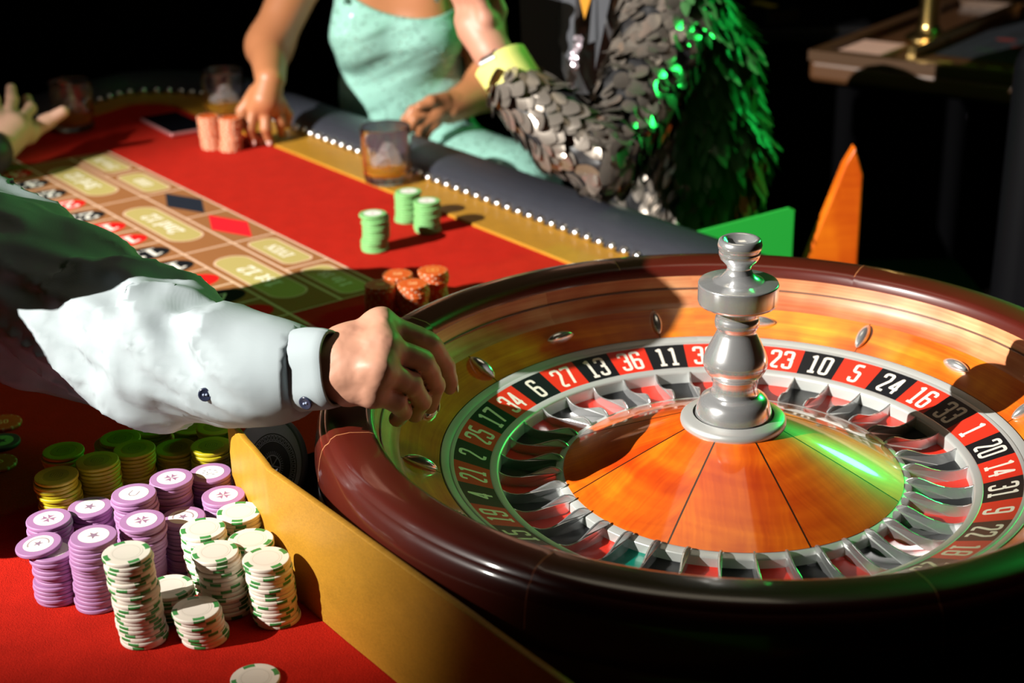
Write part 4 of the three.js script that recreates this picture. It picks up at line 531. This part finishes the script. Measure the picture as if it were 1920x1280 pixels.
//@@ENDPEOPLE
// ---------------------------------------------------------------- drinks, phone and small things
function tumbler(x, z, label, fill, yb = 0.0045) {
  const t = thing('whisky_tumbler', label, 'glass', [x, yb, z], 0, 'whisky tumblers on the table');
  const N = 16, facet = (r, a, y) => { const w = Math.min(1, Math.max(0, (0.040 - y) / 0.01)); return r + 0.0009 * w * Math.cos(a * N); };
  const prof = [[0.0005, 0], [0.030, 0], [0.0345, 0.002], [0.0365, 0.006], [0.0375, 0.02], [0.0385, 0.04], [0.0395, 0.075], [0.0398, 0.0885], [0.0388, 0.0900], [0.0376, 0.0885], [0.0368, 0.075], [0.0355, 0.04], [0.0345, 0.016], [0.0320, 0.0125], [0.0005, 0.0115]];
  part('glass_wall', gridGeo(96, prof.length - 1, (i, j) => { const a = i / 96 * 6.28319, r = j < 6 && j > 1 ? facet(prof[j][0], a, prof[j][1]) : prof[j][0]; return [r * Math.sin(a), prof[j][1], r * Math.cos(a)]; }), M.glass, t);
  part('whisky', lathe([[0.0005, 0.0118], [0.0318, 0.0128], [0.0343, 0.0162], [0.0343 + 0.0008 * fill, 0.0125 + 0.014 * fill], [0.0005, 0.0125 + 0.014 * fill]], 48), M.whiskey, t, 'amber whisky');
  const ice = new RoundedBoxGeometry(0.021, 0.019, 0.021, 3, 0.004); { const p = ice.attributes.position; for (let i = 0; i < p.count; i++) p.setXYZ(i, p.getX(i) + 0.0012 * noise(p.getX(i) * 200, p.getY(i) * 200, 1), p.getY(i) + 0.0012 * noise(p.getY(i) * 200, p.getZ(i) * 200, 5), p.getZ(i)); }
  [[-0.012, 0.034, 0.006, 0.4], [0.012, 0.036, -0.006, 1.1], [0.002, 0.052, 0.008, 2.0]].forEach(([dx, dy, dz, r], k) => { const c = thing('ice_cube', ['slanted', 'broad', 'topmost'][k] + ' ice cube in the ' + label, 'ice cube', [x + dx, yb + dy, z + dz], 0, 'ice cubes in ' + label); part('cube', ice, M.ice, c); c.rotation.set(r, r * 1.7, r * 0.6); });
}
tumbler(-0.3870, -1.1060, 'tumbler beside the green chips', 1.0); tumbler(-0.7180, -1.5480, 'tumbler behind the coral chips', 1.25, 0.0045); tumbler(-0.9880, -1.5000, 'tumbler on the unlit table corner', 1.3, 0.0004);
{
  const ph = thing('mobile_phone', 'black mobile phone with a pink metal edge lying on felt', 'phone', [-0.806, 0.0005, -1.505], 0); ph.rotation.y = -0.98;
  part('frame', new RoundedBoxGeometry(0.150, 0.0085, 0.074, 4, 0.004).translate(0, 0.0043, 0), M.pinkFrame, ph); part('screen', new RoundedBoxGeometry(0.145, 0.0012, 0.069, 2, 0.0005).translate(0, 0.0086, 0), M.screenBlack, ph);
}
{ // round printed plaque leaning between board and wheel
  const d = thing('round_plaque', 'grey round plaque printed with a black wheel emblem', 'plaque', [-0.420, 0.052, -0.030]); d.rotation.set(1.18, -0.38, 0.25, 'YXZ');
  const [cv, c] = canvas(512, 512); c.fillStyle = '#9a9aa8'; c.fillRect(0, 0, 512, 512); c.translate(256, 256); c.fillStyle = '#0d0d10'; c.beginPath(); c.arc(40, 10, 185, 0, 7); c.fill(); c.strokeStyle = '#a4a4b4'; c.lineWidth = 4; for (const r of [176, 140]) { c.beginPath(); c.arc(40, 10, r, 0, 7); c.stroke(); }
  for (let k = 0; k < 40; k++) { c.save(); c.translate(40, 10); c.rotate(k * Math.PI / 20); c.strokeRect(-8, -170, 15, 22); c.restore(); } for (let k = 0; k < 36; k++) { c.save(); c.translate(40, 10); c.rotate(k * Math.PI / 18); c.fillStyle = '#9494a6'; c.fillRect(-2, -84, 4, 18); c.restore(); } c.beginPath(); c.arc(40, 10, 60, 0, 7); c.lineWidth = 8; c.stroke(); for (let k = 0; k < 6; k++) { c.beginPath(); c.moveTo(40, 10); c.lineTo(40 + 56 * Math.cos(k * 1.047), 10 + 56 * Math.sin(k * 1.047)); c.stroke(); }
  part('disc', lathe([[0.0005, -0.004], [0.042, -0.004], [0.044, -0.002], [0.044, 0.002], [0.042, 0.004], [0.0005, 0.004]], 64), M.plaque, d); part('printed_face', new THREE.CircleGeometry(0.0415, 64).rotateX(-Math.PI / 2).translate(0, 0.0043, 0), mat(1, 1, 1, 0.6, { map: canvasTex(cv) }), d);
}
// ---------------------------------------------------------------- beyond the table
{ // green board standing behind the wheel
  const b = thing('green_board', 'flat bright green board with a slanting top edge behind the wheel', 'board', [0.115, -LIFT, -0.865], -0.1);
  part('panel', new THREE.ExtrudeGeometry(new THREE.Shape([[-0.14, 0.006], [0.098, 0.006], [0.098, 0.802], [0.090, 0.806], [-0.10, 0.751], [-0.14, 0.740]].map(([a, c]) => new THREE.Vector2(a, c))), { depth: 0.004, bevelEnabled: true, bevelThickness: 0.0008, bevelSize: 0.0008, bevelSegments: 1 }), M.greenBoard, b);
  part('foot', box(0.22, 0.006, 0.12, -0.02, 0.003, 0.0), M.blackGloss, b);
}
{ // wooden chair with a plain back, standing beyond the armrest
  const c = thing('wooden_chair', 'varnished orange wooden chair behind the wheel', 'chair', [0.317, -LIFT + 0.055, -1.05], 0);
  const back = new THREE.Shape([[-0.075, 0.44], [0.032, 0.44], [0.030, 0.745], [0.018, 0.785], [0.006, 0.760], [-0.014, 0.70], [-0.045, 0.61]].map(([a, c]) => new THREE.Vector2(a, c)));
  part('backrest', new THREE.ExtrudeGeometry(back, { depth: 0.02, bevelEnabled: true, bevelThickness: 0.003, bevelSize: 0.003, bevelSegments: 2 }).translate(0.0, 0, 0), M.chairWood, c);
  part('seat', new RoundedBoxGeometry(0.38, 0.04, 0.38, 3, 0.012).translate(0.13, 0.44, -0.21), M.black, c); for (const [x, z] of [[-0.03, -0.36], [0.29, -0.36], [-0.03, -0.05], [0.29, -0.05]]) part('leg', new THREE.CylinderGeometry(0.018, 0.014, 0.475, 14).translate(x, 0.1825, z), M.black, c);
}
{ // black leather chair by the wheel end
  const c = thing('leather_chair', 'black leather chair with stitched seams past the wheel', 'chair', [0.78, -LIFT, -0.86], -0.5);
  part('backrest', new RoundedBoxGeometry(0.52, 0.52, 0.10, 5, 0.045).translate(0, 0.76, 0), M.leatherDark, c); part('seat', new RoundedBoxGeometry(0.52, 0.12, 0.50, 5, 0.05).translate(0, 0.44, 0.28), M.leatherDark, c);
  const st = new THREE.SphereGeometry(0.0022, 8, 6).scale(1, 2.2, 1); for (let k = 0; k < 26; k++) { const m = part('stitch', st, M.stitch, c); m.position.set(-0.15 + 0.0016 * k, 0.56 + k * 0.0155, 0.0515); const m2 = part('stitch', st, M.stitch, c); m2.position.set(0.12 + 0.0016 * k, 0.56 + k * 0.0155, 0.0515); }
  for (const [x, z] of [[-0.2, 0.08], [0.2, 0.08], [-0.2, 0.46], [0.2, 0.46]]) part('leg', new THREE.CylinderGeometry(0.02, 0.016, 0.40, 14).translate(x, 0.20, z), M.black, c);
}
{ // second gaming table in the background
  const t = thing('gaming_table', 'dark gaming table with a brass pole in the background', 'table', [1.03, 0, -2.05], -0.66);
  part('table_top', new RoundedBoxGeometry(0.86, 0.05, 0.78, 3, 0.015).translate(0, -0.03, 0), M.woodDark, t);
  const [cv, c] = canvas(512, 512); c.fillStyle = '#141a22'; c.fillRect(0, 0, 512, 512); seed(77); for (let i = 0; i < 9; i++) for (let j = 0; j < 7; j++) { if (rnd() < 0.35) continue; c.fillStyle = ['#7a2016', '#7a2016', '#0d2b1b', '#0a0d10'][Math.floor(rnd() * 4)]; c.beginPath(); c.ellipse(60 + i * 48, 70 + j * 58, 19, 15, 0, 0, 7); c.fill(); } c.strokeStyle = '#2b333c'; c.lineWidth = 3; for (let i = 0; i < 10; i++) { c.beginPath(); c.moveTo(36 + i * 48, 40); c.lineTo(36 + i * 48, 450); c.stroke(); }
  part('layout_cloth', new THREE.PlaneGeometry(0.62, 0.56).rotateX(-Math.PI / 2).translate(0.09, -0.0035, -0.06), mat(1, 1, 1, 0.8, { map: canvasTex(cv) }), t);
  part('wooden_rim', mergeGeometries([box(0.86, 0.022, 0.03, 0, 0.002, 0.375), box(0.86, 0.022, 0.03, 0, 0.002, -0.375), box(0.03, 0.022, 0.72, -0.415, 0.002, 0), box(0.03, 0.022, 0.72, 0.415, 0.002, 0)]), M.rimWarm, t);
  part('corner_tray', new RoundedBoxGeometry(0.10, 0.012, 0.14, 2, 0.004).translate(-0.34, 0.002, 0.27), M.peach, t); part('divider', box(0.016, 0.026, 0.62, -0.245, 0.008, -0.03), M.brass, t);
  part('brass_pole', lathe([[0.001, -0.005], [0.0493, -0.005], [0.0522, 0.005], [0.0435, 0.014], [0.0290, 0.022], [0.0225, 0.04], [0.0225, 0.16], [0.0275, 0.165], [0.0275, 0.178], [0.0225, 0.183], [0.0225, 0.95], [0.001, 0.95]], 32).translate(-0.285, 0.0, 0.10), M.brass, t);
  for (let k = 0; k < 6; k++) part('bet_marker', new RoundedBoxGeometry(0.032, 0.004, 0.030, 2, 0.0015).translate(-0.16 + k * 0.052, 0.0, 0.315), M.olive, t);
  for (const [x, z] of [[-0.36, -0.32], [0.36, -0.32], [-0.36, 0.32], [0.36, 0.32]]) part('leg', new THREE.CylinderGeometry(0.03, 0.025, LIFT - 0.05, 16).translate(x, -0.05 - (LIFT - 0.05) / 2, z), M.black, t);
}
{
  const b = thing('card_box', 'small dark box with a yellow printed strip on the counter', 'box', [0.44, -0.02, -2.52], 0.5); part('carton', new RoundedBoxGeometry(0.10, 0.04, 0.16, 3, 0.006).translate(0, 0.02, 0), M.blackGloss, b); part('yellow_strip', box(0.026, 0.002, 0.075, 0, 0.0405, 0), M.yellowLabel, b);
  const c = thing('side_counter', 'black side counter behind the scaled jacket', 'counter', [0.45, -LIFT, -2.6]); part('counter_top', new RoundedBoxGeometry(0.5, 0.04, 0.34, 2, 0.01).translate(0, LIFT - 0.042, 0), M.blackGloss, c); part('cabinet', box(0.46, LIFT - 0.062, 0.30, 0, (LIFT - 0.062) / 2, 0), M.black, c);
}
//@@ENDREST
for (const o of scene.children) o.position.y += LIFT;
renderer.render(scene, camera);
